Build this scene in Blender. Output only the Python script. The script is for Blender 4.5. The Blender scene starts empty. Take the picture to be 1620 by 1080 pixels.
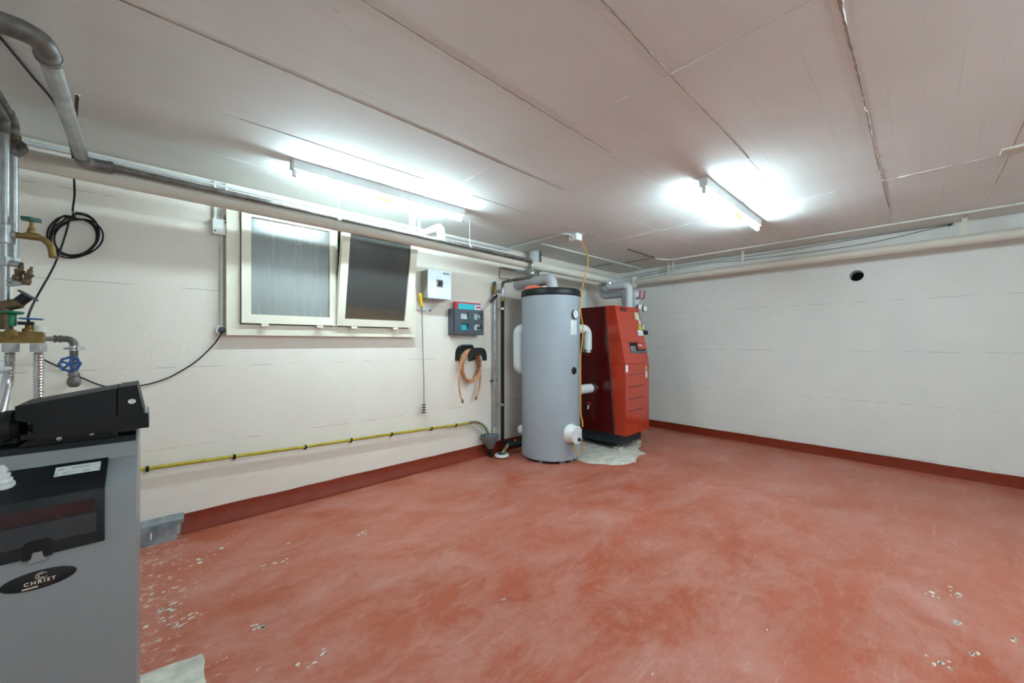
import bpy, bmesh, math, random
from mathutils import Vector, Matrix
random.seed(7)
R = math.radians
SC = bpy.context.scene
COL = SC.collection

# ------------------------------------------------------------------ camera, world, exposure
CAM_H = 1.216
ROOM_H = 2.30
WX, WY = 5.268, 3.22          # right wall plane, window wall plane
BX, BY = -0.54, -2.1          # wall at the back left, wall behind the camera
cd = bpy.data.cameras.new('camera')
cam = bpy.data.objects.new('camera', cd)
COL.objects.link(cam)
cam.location = (0, 0, CAM_H)
cam.rotation_euler = (R(90), 0, -math.atan2(603.7, 645.0))
cd.sensor_width = 36.0
cd.lens = 36.0 * 603.7 / 1620.0
cd.shift_y = 2.0 / 1620.0
cd.clip_start = 0.02
SC.camera = cam

w = bpy.data.worlds.new('world')
SC.world = w
w.use_nodes = True
w.node_tree.nodes['Background'].inputs[0].default_value = (0.02, 0.022, 0.03, 1)
w.node_tree.nodes['Background'].inputs[1].default_value = 0.3

vs = SC.view_settings
vs.view_transform = 'Standard'
vs.look = 'None'
vs.exposure = 0.17
vs.gamma = 1.0
vs.use_curve_mapping = False
SC.cycles.caustics_reflective = False
SC.cycles.caustics_refractive = False
SC.cycles.use_light_tree = False
TUBE = 196.0                  # radiance of the fluorescent tubes

# ------------------------------------------------------------------ material helpers
class NT:
    def __init__(s, name):
        s.m = bpy.data.materials.new(name)
        s.m.use_nodes = True
        s.t = s.m.node_tree
        s.b = s.t.nodes['Principled BSDF']
        s.tc = None
    def n(s, typ, ins=None, **kw):
        nd = s.t.nodes.new(typ)
        for k, v in kw.items():
            setattr(nd, k, v)
        for k, v in (ins or {}).items():
            s.put(nd.inputs[k], v)
        return nd
    def put(s, sock, v):
        if isinstance(v, bpy.types.NodeSocket):
            s.t.links.new(v, sock)
        elif isinstance(v, (tuple, list)) and len(v) == 3 and sock.type == 'RGBA':
            sock.default_value = (*v, 1)
        else:
            sock.default_value = v
    def co(s, scale=(1, 1, 1), loc=(0, 0, 0), rot=(0, 0, 0)):
        if s.tc is None:
            s.tc = s.n('ShaderNodeTexCoord')
        return s.n('ShaderNodeMapping', {'Vector': s.tc.outputs['Object'], 'Scale': scale, 'Location': loc, 'Rotation': rot}).outputs[0]
    def noise(s, scale, detail=4, rough=.55, vec=None, dist=0.0):
        return s.n('ShaderNodeTexNoise', {'Vector': vec or s.co(), 'Scale': scale, 'Detail': detail, 'Roughness': rough, 'Distortion': dist}).outputs['Fac']
    def ramp(s, fac, stops):
        r = s.n('ShaderNodeValToRGB', {'Fac': fac})
        el = r.color_ramp.elements
        while len(el) < len(stops):
            el.new(.5)
        for e, (p, c) in zip(el, stops):
            e.position = p
            e.color = (c, c, c, 1) if not isinstance(c, (tuple, list)) else (*c, 1)
        return r.outputs[0]
    def math(s, op, a, b=0.0, c=0.0, clamp=False):
        nd = s.n('ShaderNodeMath', operation=op, use_clamp=clamp)
        s.put(nd.inputs[0], a); s.put(nd.inputs[1], b); s.put(nd.inputs[2], c)
        return nd.outputs[0]
    def mix(s, fac, a, b, mode='MIX'):
        nd = s.n('ShaderNodeMix', data_type='RGBA', blend_type=mode)
        s.put(nd.inputs['Factor'], fac); s.put(nd.inputs[6], a); s.put(nd.inputs[7], b)
        return nd.outputs[2]
    def bump(s, height, strength=.3, dist=.01, normal=None):
        ins = {'Height': height, 'Strength': strength, 'Distance': dist}
        if normal is not None:
            ins['Normal'] = normal
        return s.n('ShaderNodeBump', ins).outputs[0]
    def set(s, **kw):
        names = dict(col='Base Color', rough='Roughness', metal='Metallic', normal='Normal', spec='Specular IOR Level', alpha='Alpha',
                     coat='Coat Weight', emit='Emission Color', estr='Emission Strength', trans='Transmission Weight', aniso='Anisotropic')
        for k, v in kw.items():
            s.put(s.b.inputs[names[k]], v)
        return s.m

def M(name, col, rough=.5, metal=0.0, var=.12, vs=9.0, bump=0.0, bs=60.0, spec=.5, coat=0.0):
    t = NT(name)
    f = t.noise(vs, 5)
    dark = tuple(c * (1 - var) for c in col)
    lite = tuple(min(1, c * (1 + var)) for c in col)
    c = t.mix(t.ramp(f, [(.3, 0.0), (.7, 1.0)]), dark, lite)
    rr = t.math('MULTIPLY_ADD', f, .16, rough - .08, clamp=True)
    kw = dict(col=c, rough=rr, metal=metal, spec=spec, coat=coat)
    if bump:
        kw['normal'] = t.bump(t.noise(bs, 4), bump, .004)
    return t.set(**kw)

def wall_mat(name, col, z0, axis):
    t = NT(name)
    xyz = t.n('ShaderNodeSeparateXYZ', {'Vector': t.co()})
    big = t.noise(1.1, 3, .6)
    mid = t.noise(8, 3, .65)
    c = t.mix(t.ramp(big, [(.32, 0.0), (.72, 1.0)]), tuple(v * .94 for v in col), tuple(min(1, v * 1.03) for v in col))
    c = t.mix(t.math('MULTIPLY', t.ramp(mid, [(.5, 0.0), (.75, 1.0)]), .22), c, tuple(v * q for v, q in zip(col, (.88, .85, .8))))
    # horizontal shuttering joints: hair cracks every half metre that come and go
    zz = t.math('MULTIPLY_ADD', mid, .012, xyz.outputs[2])
    fr = t.math('ABSOLUTE', t.math('SUBTRACT', t.math('FRACT', t.math('DIVIDE', t.math('SUBTRACT', zz, z0 - .2465), .505)), .5))
    crack = t.math('MULTIPLY', t.math('LESS_THAN', fr, .0042), t.ramp(t.noise(5.0, 3, .7, vec=t.co((1, 1, .2))), [(.46, 0.0), (.56, 1.0)]))
    # blow holes in the concrete, clustered
    vor = t.n('ShaderNodeTexVoronoi', {'Vector': t.co(), 'Scale': 55.0}).outputs['Distance']
    pit = t.math('LESS_THAN', vor, t.math('MULTIPLY', t.ramp(big, [(.46, 0.0), (.70, 1.0)]), .19))
    dark = t.math('MAXIMUM', t.math('MULTIPLY', crack, .6), t.math('MULTIPLY', pit, .4))
    c = t.mix(dark, c, tuple(v * .35 for v in col))
    hgt = t.math('ADD', mid, t.math('MULTIPLY', t.noise(34, 2, .6), .35))
    return t.set(col=c, rough=.72, spec=.25, normal=t.bump(hgt, .28, .006))

def ceil_mat():
    t = NT('ceiling paint')
    xyz = t.n('ShaderNodeSeparateXYZ', {'Vector': t.co()})
    big = t.noise(.9, 3, .6)
    c = t.mix(t.ramp(big, [(.3, 0.0), (.75, 1.0)]), (.70, .70, .68), (.82, .835, .825))
    st = t.noise(1.6, 5, .72, vec=t.co((.25, 2.4, 1)))
    c = t.mix(t.math('MULTIPLY', t.ramp(st, [(.56, 0.0), (.74, 1.0)]), .30), c, (.60, .52, .46))
    # joints of the single shuttering boards, fading in and out
    yy = t.math('MULTIPLY_ADD', big, .02, xyz.outputs[1])
    fb = t.math('ABSOLUTE', t.math('SUBTRACT', t.math('FRACT', t.math('DIVIDE', yy, .104)), .5))
    vis = t.ramp(t.noise(1.3, 4, .7, vec=t.co((.5, 9.6, 1), loc=(7, 3, 0))), [(.45, 0.0), (.60, 1.0)])
    board = t.math('MULTIPLY', t.math('GREATER_THAN', fb, .482), vis)
    c = t.mix(t.math('MULTIPLY', board, .30), c, (.50, .43, .37))
    fl = t.noise(12, 4, .72, vec=t.co((.5, 1.4, 1)))
    peel = t.math('MULTIPLY', t.ramp(t.noise(11, 6, .75, vec=t.co((.45, 1.3, 1), loc=(2, 9, 0))), [(.66, 0.0), (.70, 1.0)]), .40)
    c = t.mix(peel, c, (.50, .42, .36))
    hgt = t.math('ADD', t.math('MULTIPLY', board, -.5), t.math('ADD', fl, t.math('MULTIPLY', peel, -.8)))
    return t.set(col=c, rough=.75, spec=.2, normal=t.bump(hgt, .30, .006))

def floor_mat():
    t = NT('red floor paint')
    big = t.noise(1.0, 3, .6, dist=.4)
    c = t.mix(t.ramp(big, [(.35, 0.0), (.68, 1.0)]), (.36, .077, .036), (.435, .116, .068))
    # dusty scuffed film, cloudy and grainy
    dn = t.noise(2.2, 10, .80, vec=t.co((1.0, 1.5, 1), loc=(3.1, .7, 0)), dist=.3)
    dust = t.ramp(dn, [(.42, 0.0), (.66, 1.0)])
    c = t.mix(t.math('MULTIPLY', dust, .46), c, (.59, .345, .30))
    scr = t.ramp(t.noise(8, 7, .82, vec=t.co((.30, 2.4, 1), rot=(0, 0, .5))), [(.57, 0.0), (.70, 1.0)])
    c = t.mix(t.math('MULTIPLY', scr, .30), c, (.70, .50, .45))
    scd = t.ramp(t.noise(5, 6, .8, vec=t.co((1.6, .5, 1), loc=(5, 2, 0), rot=(0, 0, -.4))), [(.56, 0.0), (.70, 1.0)])
    c = t.mix(t.math('MULTIPLY', scd, .32), c, (.30, .065, .030))
    # flaked paint showing pale screed, more of it near the softener
    xyz = t.n('ShaderNodeSeparateXYZ', {'Vector': t.co()})
    near = t.math('MULTIPLY', t.ramp(xyz.outputs[0], [(.0, 1.0), (.60, 0.0)]), .15)
    fl = t.noise(24, 7, .78, vec=t.co((1, 1.2, 1)))
    thr = t.math('ADD', t.math('MULTIPLY', big, .30), near)
    flake = t.ramp(t.math('ADD', fl, thr), [(.84, 0.0), (.90, 1.0)])
    c = t.mix(t.math('MULTIPLY', flake, .62), c, (.66, .58, .49))
    rr = t.math('ADD', t.math('MULTIPLY', dust, .14), .36, clamp=True)
    return t.set(col=c, rough=rr, spec=.26, normal=t.bump(t.noise(60, 2, .6), .16, .004))

def galv_mat():
    t = NT('galvanised steel')
    v = t.n('ShaderNodeTexVoronoi', {'Vector': t.co(), 'Scale': 90.0}).outputs['Distance']
    f = t.noise(14, 5, .65)
    c = t.mix(t.ramp(f, [(.35, 0.0), (.7, 1.0)]), (.30, .30, .30), (.58, .59, .60))
    c = t.mix(t.math('MULTIPLY', v, .5), c, (.34, .34, .345))
    return t.set(col=c, rough=.38, metal=.75)

def oldsteel_mat():
    t = NT('old dark steel')
    f = t.noise(11, 6, .65)
    c = t.mix(t.ramp(f, [(.35, 0.0), (.7, 1.0)]), (.085, .075, .065), (.25, .24, .235))
    r = t.noise(30, 5, .7)
    c = t.mix(t.math('MULTIPLY', t.ramp(r, [(.58, 0.0), (.7, 1.0)]), .6), c, (.14, .06, .025))
    return t.set(col=c, rough=.5, metal=.45, normal=t.bump(f, .2, .003))

def frosted_mat():
    t = NT('frosted window glass')
    s = t.noise(40, 4, .6, vec=t.co((1, 1, .04)))
    c = t.mix(s, (.135, .134, .122), (.160, .158, .147))
    return t.set(col=c, rough=t.math('MULTIPLY_ADD', s, .06, .24), spec=.75)

def darkpane_mat():
    t = NT('dirty dark window glass')
    s = t.noise(50, 5, .65, vec=t.co((1, 1, .08)))
    cl = t.noise(5, 5, .6)
    xyz = t.n('ShaderNodeSeparateXYZ', {'Vector': t.co()})
    rust = t.math('MULTIPLY', t.ramp(xyz.outputs[2], [(.0, .2), (.10, .75), (.17, 1.0), (.27, 0.0)]), t.ramp(cl, [(.35, .2), (.65, 1.0)]))
    c = t.mix(s, (.035, .034, .032), (.085, .083, .078))
    c = t.mix(t.math('MULTIPLY', rust, .7), c, (.17, .11, .05))
    m = t.set(col=c, rough=t.math('MULTIPLY_ADD', cl, .14, .06), spec=.9)
    tr = t.n('ShaderNodeBsdfTransparent', {'Color': (.6, .6, .58, 1)})
    mx = t.n('ShaderNodeMixShader', {'Fac': .22, 1: t.b.outputs[0], 2: tr.outputs[0]})
    t.t.links.new(mx.outputs[0], t.t.nodes['Material Output'].inputs[0])
    return m

def hose_mat(name, a, b, rough=.35):
    t = NT(name)
    f = t.noise(45, 3)
    c = t.mix(t.ramp(f, [(.4, 0.0), (.6, 1.0)]), a, b)
    return t.set(col=c, rough=rough)

def emit_mat(name, col, s):
    t = NT(name)
    # brightness sags slightly toward the ends as on any real tube: plain noise keeps it procedural
    f = t.noise(3, 2)
    return t.set(col=(.9, .9, .9), emit=t.mix(f, col, tuple(c * .97 for c in col)), estr=s)

def label_mat(name, paper, ink, sx, sz, amount=.5):
    """printed label: rows of illegible small print"""
    t = NT(name)
    n1 = t.noise(1.0, 2, .5, vec=t.co((sx, sx, 8)))
    xyz = t.n('ShaderNodeSeparateXYZ', {'Vector': t.co()})
    row = t.math('GREATER_THAN', t.math('FRACT', t.math('MULTIPLY', xyz.outputs[2], sz)), .55)
    k = t.math('MULTIPLY', row, t.math('GREATER_THAN', n1, .48))
    return t.set(col=t.mix(t.math('MULTIPLY', k, amount), paper, ink), rough=.5)

MT = {}
MT['wall_l'] = wall_mat('cream wall paint', (.845, .775, .695), .555, 0)
MT['wall_r'] = wall_mat('wall paint tinted for cool light', (.82, .82, .785), .624, 1)  # same paint as the left wall, cooler light tinted into the colour
MT['ceil'] = ceil_mat()
MT['floor'] = floor_mat()
MT['skirt'] = M('dark red skirting paint', (.185, .020, .0055), .55, var=.14, vs=14, bump=.2, spec=.3)
MT['galv'] = galv_mat()
MT['steel'] = oldsteel_mat()
MT['frost'] = frosted_mat()
MT['pane'] = darkpane_mat()
MT['cream'] = M('cream pipe paint', (.66, .62, .54), .45, var=.06, vs=3)
MT['frame'] = M('cream window paint', (.80, .74, .61), .42, var=.05, vs=5, bump=.1)
MT['conduit'] = M('pale grey conduit', (.58, .60, .63), .45, var=.07)
MT['whitecond'] = M('white conduit', (.76, .75, .71), .45, var=.06)
MT['white'] = M('white plastic', (.80, .80, .79), .35, var=.04)
MT['lampwhite'] = M('lamp enamel', (.76, .78, .79), .4, var=.03)
MT['lampgrey'] = M('lamp end plastic', (.50, .50, .49), .5, var=.05)
MT['insul'] = M('pale grey insulation shell', (.55, .57, .59), .42, var=.05, vs=4)
MT['insulw'] = M('white insulation shell', (.70, .74, .74), .4, var=.04, vs=4)
MT['tank'] = M('blue grey tank jacket', (.345, .385, .43), .5, var=.05, vs=2.5, bump=.12, bs=160)
MT['blackpl'] = M('black plastic', (.009, .010, .012), .42, var=.3, vs=20, spec=.3)
MT['blackmat'] = M('matt black plastic', (.006, .0065, .008), .5, var=.3, vs=20, spec=.25)
MT['blackrub'] = M('black rubber', (.007, .007, .009), .55, var=.2, spec=.25)
MT['navy'] = M('dark blue steel base', (.012, .022, .034), .4, var=.25)
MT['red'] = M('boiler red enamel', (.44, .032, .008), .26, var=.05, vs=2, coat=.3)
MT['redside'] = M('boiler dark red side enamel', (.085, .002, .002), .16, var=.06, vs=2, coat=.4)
MT['strip'] = M('brown grey trim strip', (.10, .055, .05), .45, var=.1)
MT['chrome'] = M('bright metal', (.62, .63, .64), .22, metal=.95, var=.1)
MT['brass'] = M('aged brass', (.20, .12, .034), .46, metal=.55, var=.3, vs=25)
MT['bronze'] = M('brown bronze valve', (.11, .065, .035), .45, metal=.4, var=.35, vs=30)
MT['green'] = M('green handle', (.012, .17, .075), .4, var=.15)
MT['dgreen'] = M('dark green handle', (.008, .085, .06), .45, var=.2)
MT['blue'] = M('blue handwheel paint', (.025, .09, .32), .4, var=.3, vs=40)
MT['redpl'] = M('red plastic', (.45, .012, .02), .4, var=.1)
MT['redhandle'] = M('red valve handle', (.36, .010, .022), .4, var=.1)
MT['yellow'] = M('yellow pipe paint', (.42, .33, .018), .42, var=.25, vs=18)
MT['olive'] = M('olive hose', (.17, .14, .055), .5, var=.25, vs=20)
MT['ycable'] = M('orange yellow cable', (.62, .31, .03), .4, var=.1)
MT['yhandle'] = M('yellow handle', (.72, .46, .01), .35, var=.06)
MT['hose'] = hose_mat('copper coloured hose', (.44, .17, .07), (.66, .34, .18))
MT['funnel'] = M('grey funnel plastic', (.15, .165, .18), .5, var=.15)
MT['softgrey'] = M('softener grey plastic', (.245, .245, .256), .38, var=.04, vs=3)
MT['slate'] = M('slate grey plastic', (.055, .065, .08), .45, var=.1)
MT['cyan'] = M('cyan card', (.03, .46, .55), .5, var=.05)
MT['paper'] = label_mat('printed white paper', (.78, .79, .80), (.25, .26, .28), 90, 140)
MT['labelw'] = label_mat('printed white label', (.80, .82, .82), (.15, .17, .2), 130, 70, .6)
MT['concrete'] = M('bare pale screed', (.60, .56, .48), .8, var=.26, vs=13, bump=.5, bs=30)
MT['chip'] = M('flaked pale screed', (.62, .57, .49), .85, var=.15, vs=30)
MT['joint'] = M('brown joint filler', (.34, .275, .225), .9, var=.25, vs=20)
MT['alu'] = M('grey painted metal box', (.55, .57, .60), .38, metal=.35, var=.13, vs=26, bump=.12, bs=120)
MT['boxside'] = M('grey beige box side', (.36, .34, .30), .5, var=.08)
MT['orange'] = M('orange red foam', (.85, .16, .09), .7, var=.12, vs=25, bump=.5, bs=60)
MT['plinth'] = M('weathered grey metal', (.25, .27, .29), .5, metal=.3, var=.4, vs=16, bump=.2)
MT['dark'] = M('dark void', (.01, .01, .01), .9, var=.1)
MT['shaft'] = M('light shaft concrete', (.10, .095, .085), .9, var=.3)
MT['wood'] = M('pale painted batten', (.58, .54, .44), .6, var=.1)
MT['wire'] = M('thin dark wire', (.05, .042, .035), .5, metal=.3, var=.2)
MT['greenl'] = M('green sticker', (.36, .52, .04), .5, var=.15)
MT['mixl'] = label_mat('green and white sticker', (.62, .70, .52), (.10, .30, .20), 60, 60, .8)
MT['goldink'] = M('pale print', (.75, .62, .50), .5, var=.05)
MT['screen'] = M('grey display glass', (.16, .18, .19), .25, var=.15)
MT['maker'] = M('faded blue maker plate', (.16, .33, .40), .45, var=.2, vs=40)
MT['violet'] = M('dark violet handle', (.018, .008, .035), .4, var=.2)
MT['tube'] = emit_mat('fluorescent tube glow', (.695, .945, 1.02), TUBE)
MT['tubeyel'] = emit_mat('painted yellow tube glow', (1.0, .78, .05), 1.0)  # yellow spot in the tube's glow, put in as emission colour

# ------------------------------------------------------------------ geometry helpers
ORG = {}
def finish(name, bm, mat, parent, origin, sharp):
    me = bpy.data.meshes.new(name)
    o = bpy.data.objects.new(name, me)
    if parent is not None:
        org = ORG[parent.name]
        o.parent = parent
    else:
        org = Vector(origin) if origin is not None else Vector((0, 0, 0))
        o.location = org
    bmesh.ops.recalc_face_normals(bm, faces=bm.faces[:])
    bmesh.ops.translate(bm, verts=bm.verts[:], vec=-org)
    bm.to_mesh(me)
    bm.free()
    for p in me.polygons:
        p.use_smooth = True
    me.set_sharp_from_angle(angle=R(sharp))
    if isinstance(mat, str):
        mat = MT[mat]
    me.materials.append(mat)
    COL.objects.link(o)
    ORG[o.name] = org.copy()
    return o

def obj(name, bm, mat, parent=None, origin=None, label=None, cat=None, group=None, kind=None, sharp=32):
    o = finish(name, bm, mat, parent, origin, sharp)
    if label: o['label'] = label
    if cat: o['category'] = cat
    if group: o['group'] = group
    if kind: o['kind'] = kind
    return o

def thing(name, label, cat, loc, group=None, kind=None):
    o = bpy.data.objects.new(name, None)
    o.empty_display_size = .05
    o.location = loc
    COL.objects.link(o)
    ORG[o.name] = Vector(loc)
    if label: o['label'] = label
    if cat: o['category'] = cat
    if group: o['group'] = group
    if kind: o['kind'] = kind
    return o

def B():
    return bmesh.new()

def box(bm, x0, x1, y0, y1, z0, z1):
    v = [bm.verts.new(p) for p in ((x0, y0, z0), (x1, y0, z0), (x1, y1, z0), (x0, y1, z0), (x0, y0, z1), (x1, y0, z1), (x1, y1, z1), (x0, y1, z1))]
    for f in ((0, 3, 2, 1), (4, 5, 6, 7), (0, 1, 5, 4), (1, 2, 6, 5), (2, 3, 7, 6), (3, 0, 4, 7)):
        bm.faces.new([v[i] for i in f])
    return bm

def bev(bm, w, seg=2, ang=40):
    es = [e for e in bm.edges if len(e.link_faces) == 2 and e.calc_face_angle(0) > R(ang)]
    bmesh.ops.bevel(bm, geom=es, offset=w, segments=seg, profile=.5, affect='EDGES', clamp_overlap=True)
    return bm

def rbox(x0, x1, y0, y1, z0, z1, w=.004, seg=2):
    return bev(box(B(), x0, x1, y0, y1, z0, z1), w, seg)

def prism(bm, poly, axis, a, b):
    """poly: 2D points; axis 'x': (y,z), 'y': (x,z), 'z': (x,y)"""
    def P(p, t):
        return {'x': (t, p[0], p[1]), 'y': (p[0], t, p[1]), 'z': (p[0], p[1], t)}[axis]
    va = [bm.verts.new(P(p, a)) for p in poly]
    vb = [bm.verts.new(P(p, b)) for p in poly]
    bm.faces.new(va); bm.faces.new(vb[::-1])
    n = len(poly)
    for i in range(n):
        bm.faces.new((va[i], vb[i], vb[(i + 1) % n], va[(i + 1) % n]))
    return bm

def fillet(pts, rad, n=6):
    pts = [Vector(p) for p in pts]
    out = [pts[0]]
    for i in range(1, len(pts) - 1):
        a, p, b = pts[i - 1], pts[i], pts[i + 1]
        d1, d2 = (a - p).normalized(), (b - p).normalized()
        ang = d1.angle(d2)
        if ang > R(175):
            out.append(p); continue
        L = min(rad / math.tan(ang / 2), (a - p).length * .49, (b - p).length * .49)
        rr = L * math.tan(ang / 2)
        c = p + (d1 + d2).normalized() * (rr / math.sin(ang / 2))
        s, e = p + d1 * L - c, p + d2 * L - c
        tot = s.angle(e)
        ax = s.cross(e).normalized()
        for k in range(n + 1):
            out.append(c + Matrix.Rotation(tot * k / n, 3, ax) @ s)
    out.append(pts[-1])
    return out

def spline(pts, n=8):
    pts = [Vector(p) for p in pts]
    q = [pts[0] * 2 - pts[1]] + pts + [pts[-1] * 2 - pts[-2]]
    out = []
    for i in range(1, len(q) - 2):
        for k in range(n):
            t = k / n
            a, b, c, d = q[i - 1], q[i], q[i + 1], q[i + 2]
            out.append(.5 * ((2 * b) + (c - a) * t + (2 * a - 5 * b + 4 * c - d) * t * t + (3 * b - a - 3 * c + d) * t ** 3))
    out.append(pts[-1])
    return out

def tube(bm, pts, r, seg=12, caps=True):
    pts = [Vector(p) for p in pts]
    n = len(pts)
    rs = r if isinstance(r, (list, tuple)) else [r] * n
    tan = []
    for i in range(n):
        a, b = pts[max(0, i - 1)], pts[min(n - 1, i + 1)]
        tan.append((b - a).normalized())
    up = Vector((0, 0, 1)) if abs(tan[0].z) < .9 else Vector((1, 0, 0))
    nrm = (up - tan[0] * up.dot(tan[0])).normalized()
    rings = []
    for i in range(n):
        if i:
            q = tan[i - 1].rotation_difference(tan[i])
            nrm = (q @ nrm)
            nrm = (nrm - tan[i] * nrm.dot(tan[i])).normalized()
        bi = tan[i].cross(nrm)
        rings.append([bm.verts.new(pts[i] + (nrm * math.cos(2 * math.pi * k / seg) + bi * math.sin(2 * math.pi * k / seg)) * rs[i]) for k in range(seg)])
    for i in range(n - 1):
        for k in range(seg):
            bm.faces.new((rings[i][k], rings[i][(k + 1) % seg], rings[i + 1][(k + 1) % seg], rings[i + 1][k]))
    if caps:
        bm.faces.new(rings[0][::-1]); bm.faces.new(rings[-1])
    return bm

def lathe(bm, prof, base, axis, seg=24):
    """prof: (radius, height) along axis from base; closed at the ends if radius is 0 or by caps"""
    base, ax = Vector(base), Vector(axis).normalized()
    u = ax.orthogonal().normalized()
    v = ax.cross(u)
    rings = []
    for r, hh in prof:
        c = base + ax * hh
        if r < 1e-6:
            rings.append([bm.verts.new(c)])
        else:
            rings.append([bm.verts.new(c + (u * math.cos(2 * math.pi * k / seg) + v * math.sin(2 * math.pi * k / seg)) * r) for k in range(seg)])
    for a, b in zip(rings, rings[1:]):
        for k in range(seg):
            k2 = (k + 1) % seg
            if len(a) == 1 and len(b) == 1: continue
            if len(a) == 1: bm.faces.new((a[0], b[k], b[k2]))
            elif len(b) == 1: bm.faces.new((a[k], a[k2], b[0]))
            else: bm.faces.new((a[k], a[k2], b[k2], b[k]))
    if len(rings[0]) > 1: bm.faces.new(rings[0][::-1])
    if len(rings[-1]) > 1: bm.faces.new(rings[-1])
    return bm

def T(pts, r, seg=12):
    return tube(B(), pts, r, seg)

def L(prof, base, axis, seg=24):
    return lathe(B(), prof, base, axis, seg)

def disc(base, axis, r, t, seg=24):
    return L([(r, 0), (r, t * .8), (r * .96, t)], base, axis, seg)

def hexnut(base, axis, r, t):
    return bev(lathe(B(), [(r, 0), (r, t)], base, axis, 6), r * .1, 1)

def xf(bm, mat):
    bmesh.ops.transform(bm, matrix=mat, verts=bm.verts[:])
    return bm

def text_bm(s, size, mat4, ext=.0004, bold=0.0, space=1.0):
    cu = bpy.data.curves.new('t', 'FONT')
    cu.body = s; cu.size = size; cu.extrude = ext; cu.offset = bold
    cu.align_x = 'CENTER'; cu.align_y = 'CENTER'; cu.space_character = space
    cu.resolution_u = 3
    o = bpy.data.objects.new('t', cu)
    COL.objects.link(o)
    dg = bpy.context.evaluated_depsgraph_get()
    me = bpy.data.meshes.new_from_object(o.evaluated_get(dg))
    bm = B()
    bm.from_mesh(me)
    bpy.data.objects.remove(o); bpy.data.curves.remove(cu); bpy.data.meshes.remove(me)
    return xf(bm, mat4)

FACE_Y = Matrix(((1, 0, 0, 0), (0, 0, -1, 0), (0, 1, 0, 0), (0, 0, 0, 1)))   # text plane facing -Y

# ------------------------------------------------------------------ the room
S = 'structure'
obj('floor', box(B(), BX - .1, WX + .1, BY - .1, WY + .1, -.12, 0), 'floor', kind=S)
floor = bpy.data.objects['floor']
def patch(name, pts, h, mat, parent, jit=.0):
    bm = B()
    cx = sum(p[0] for p in pts) / len(pts); cy = sum(p[1] for p in pts) / len(pts)
    dense = []
    for i, p in enumerate(pts):
        q = pts[(i + 1) % len(pts)]
        for k in range(4):
            t = k / 4
            dense.append((p[0] + (q[0] - p[0]) * t + random.uniform(-jit, jit), p[1] + (q[1] - p[1]) * t + random.uniform(-jit, jit)))
    a = [bm.verts.new((x, y, 0.0)) for x, y in dense]
    b = [bm.verts.new((cx + (x - cx) * .985, cy + (y - cy) * .985, h)) for x, y in dense]
    n = len(a)
    for i in range(n):
        bm.faces.new((a[i], a[(i + 1) % n], b[(i + 1) % n], b[i]))
    bm.faces.new(b)
    return obj(name, bm, mat, parent)
patch('bare_screed_patch', [(3.20, 2.50), (3.20, 2.30), (3.37, 2.03), (3.60, 1.985), (3.80, 2.08), (3.93, 2.05), (4.05, 2.22), (4.25, 2.26), (4.25, 2.9), (3.5, 2.9)], .003, 'concrete', floor, .012)
patch('bare_screed_patch', [(-.10, 1.955), (-.03, 1.945), (.137, 1.915), (.134, 1.74), (.13, 1.5), (-.10, 1.5)], .003, 'concrete', floor, .004)
for cx, cy, r, m in [(2.833, -.125, .055, 9), (2.549, -.116, .03, 5), (2.176, -.057, .045, 7), (2.332, -.143, .03, 4), (2.569, -.265, .03, 3), (2.75, -.05, .06, 5),
                     (.955, 2.437, .04, 7), (.472, 2.447, .05, 5), (.544, 2.423, .03, 3), (.31, 1.94, .05, 6), (.053, 2.356, .07, 8), (.09, 2.185, .07, 9), (.02, 2.27, .05, 5),
                     (2.141, 1.178, .01, 1), (1.901, .44, .01, 1), (1.333, .675, .01, 1), (.60, 2.62, .03, 2), (.20, 2.78, .10, 7), (.05, 2.55, .08, 5), (1.2, 1.35, .02, 2), (.45, 1.6, .06, 5)]:
    for _ in range(m):
        px, py = cx + random.gauss(0, r * .55), cy + random.gauss(0, r * .4)
        q = random.uniform(.005, .015) if m > 1 else .007
        n = random.randint(6, 10)
        el = random.uniform(.4, 1.0)
        pts = [(px + math.cos(6.283 * k / n) * q * random.uniform(.35, 1.3), py + math.sin(6.283 * k / n) * q * el * random.uniform(.35, 1.3)) for k in range(n)]
        patch('paint_chip', pts, .0008, 'chip', floor, q * .15)

# ceiling: slab and the imprint of every shuttering panel, each a hair proud of its joints
obj('ceiling', box(B(), BX - .1, WX + .1, BY - .1, WY + .1, ROOM_H + .003, ROOM_H + .15), 'ceil', kind=S)
ceil = bpy.data.objects['ceiling']
xs = [BX, 1.52, 3.555, WX]
ys = [BY, -1.91, -1.39, -.87, -.35, .17, .69, 1.21, 1.73, 2.25, 2.77, WY]
for i in range(3):
    for j in range(len(ys) - 1):
        dz = random.uniform(0, .0016)
        g = .0006
        bm = B()
        # slightly wavy edges, so the joint between two panels looks ragged
        nx = 14
        lo = [(xs[i] + g + (xs[i + 1] - xs[i] - 2 * g) * k / nx, ys[j] + g + random.uniform(0, .0016)) for k in range(nx + 1)]
        hi = [(p[0], ys[j + 1] - g - random.uniform(0, .0016)) for p in lo]
        prism(bm, lo + hi[::-1], 'z', ROOM_H + dz, ROOM_H + .006)
        obj('shuttering_panel', bm, 'ceil', ceil)
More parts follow.
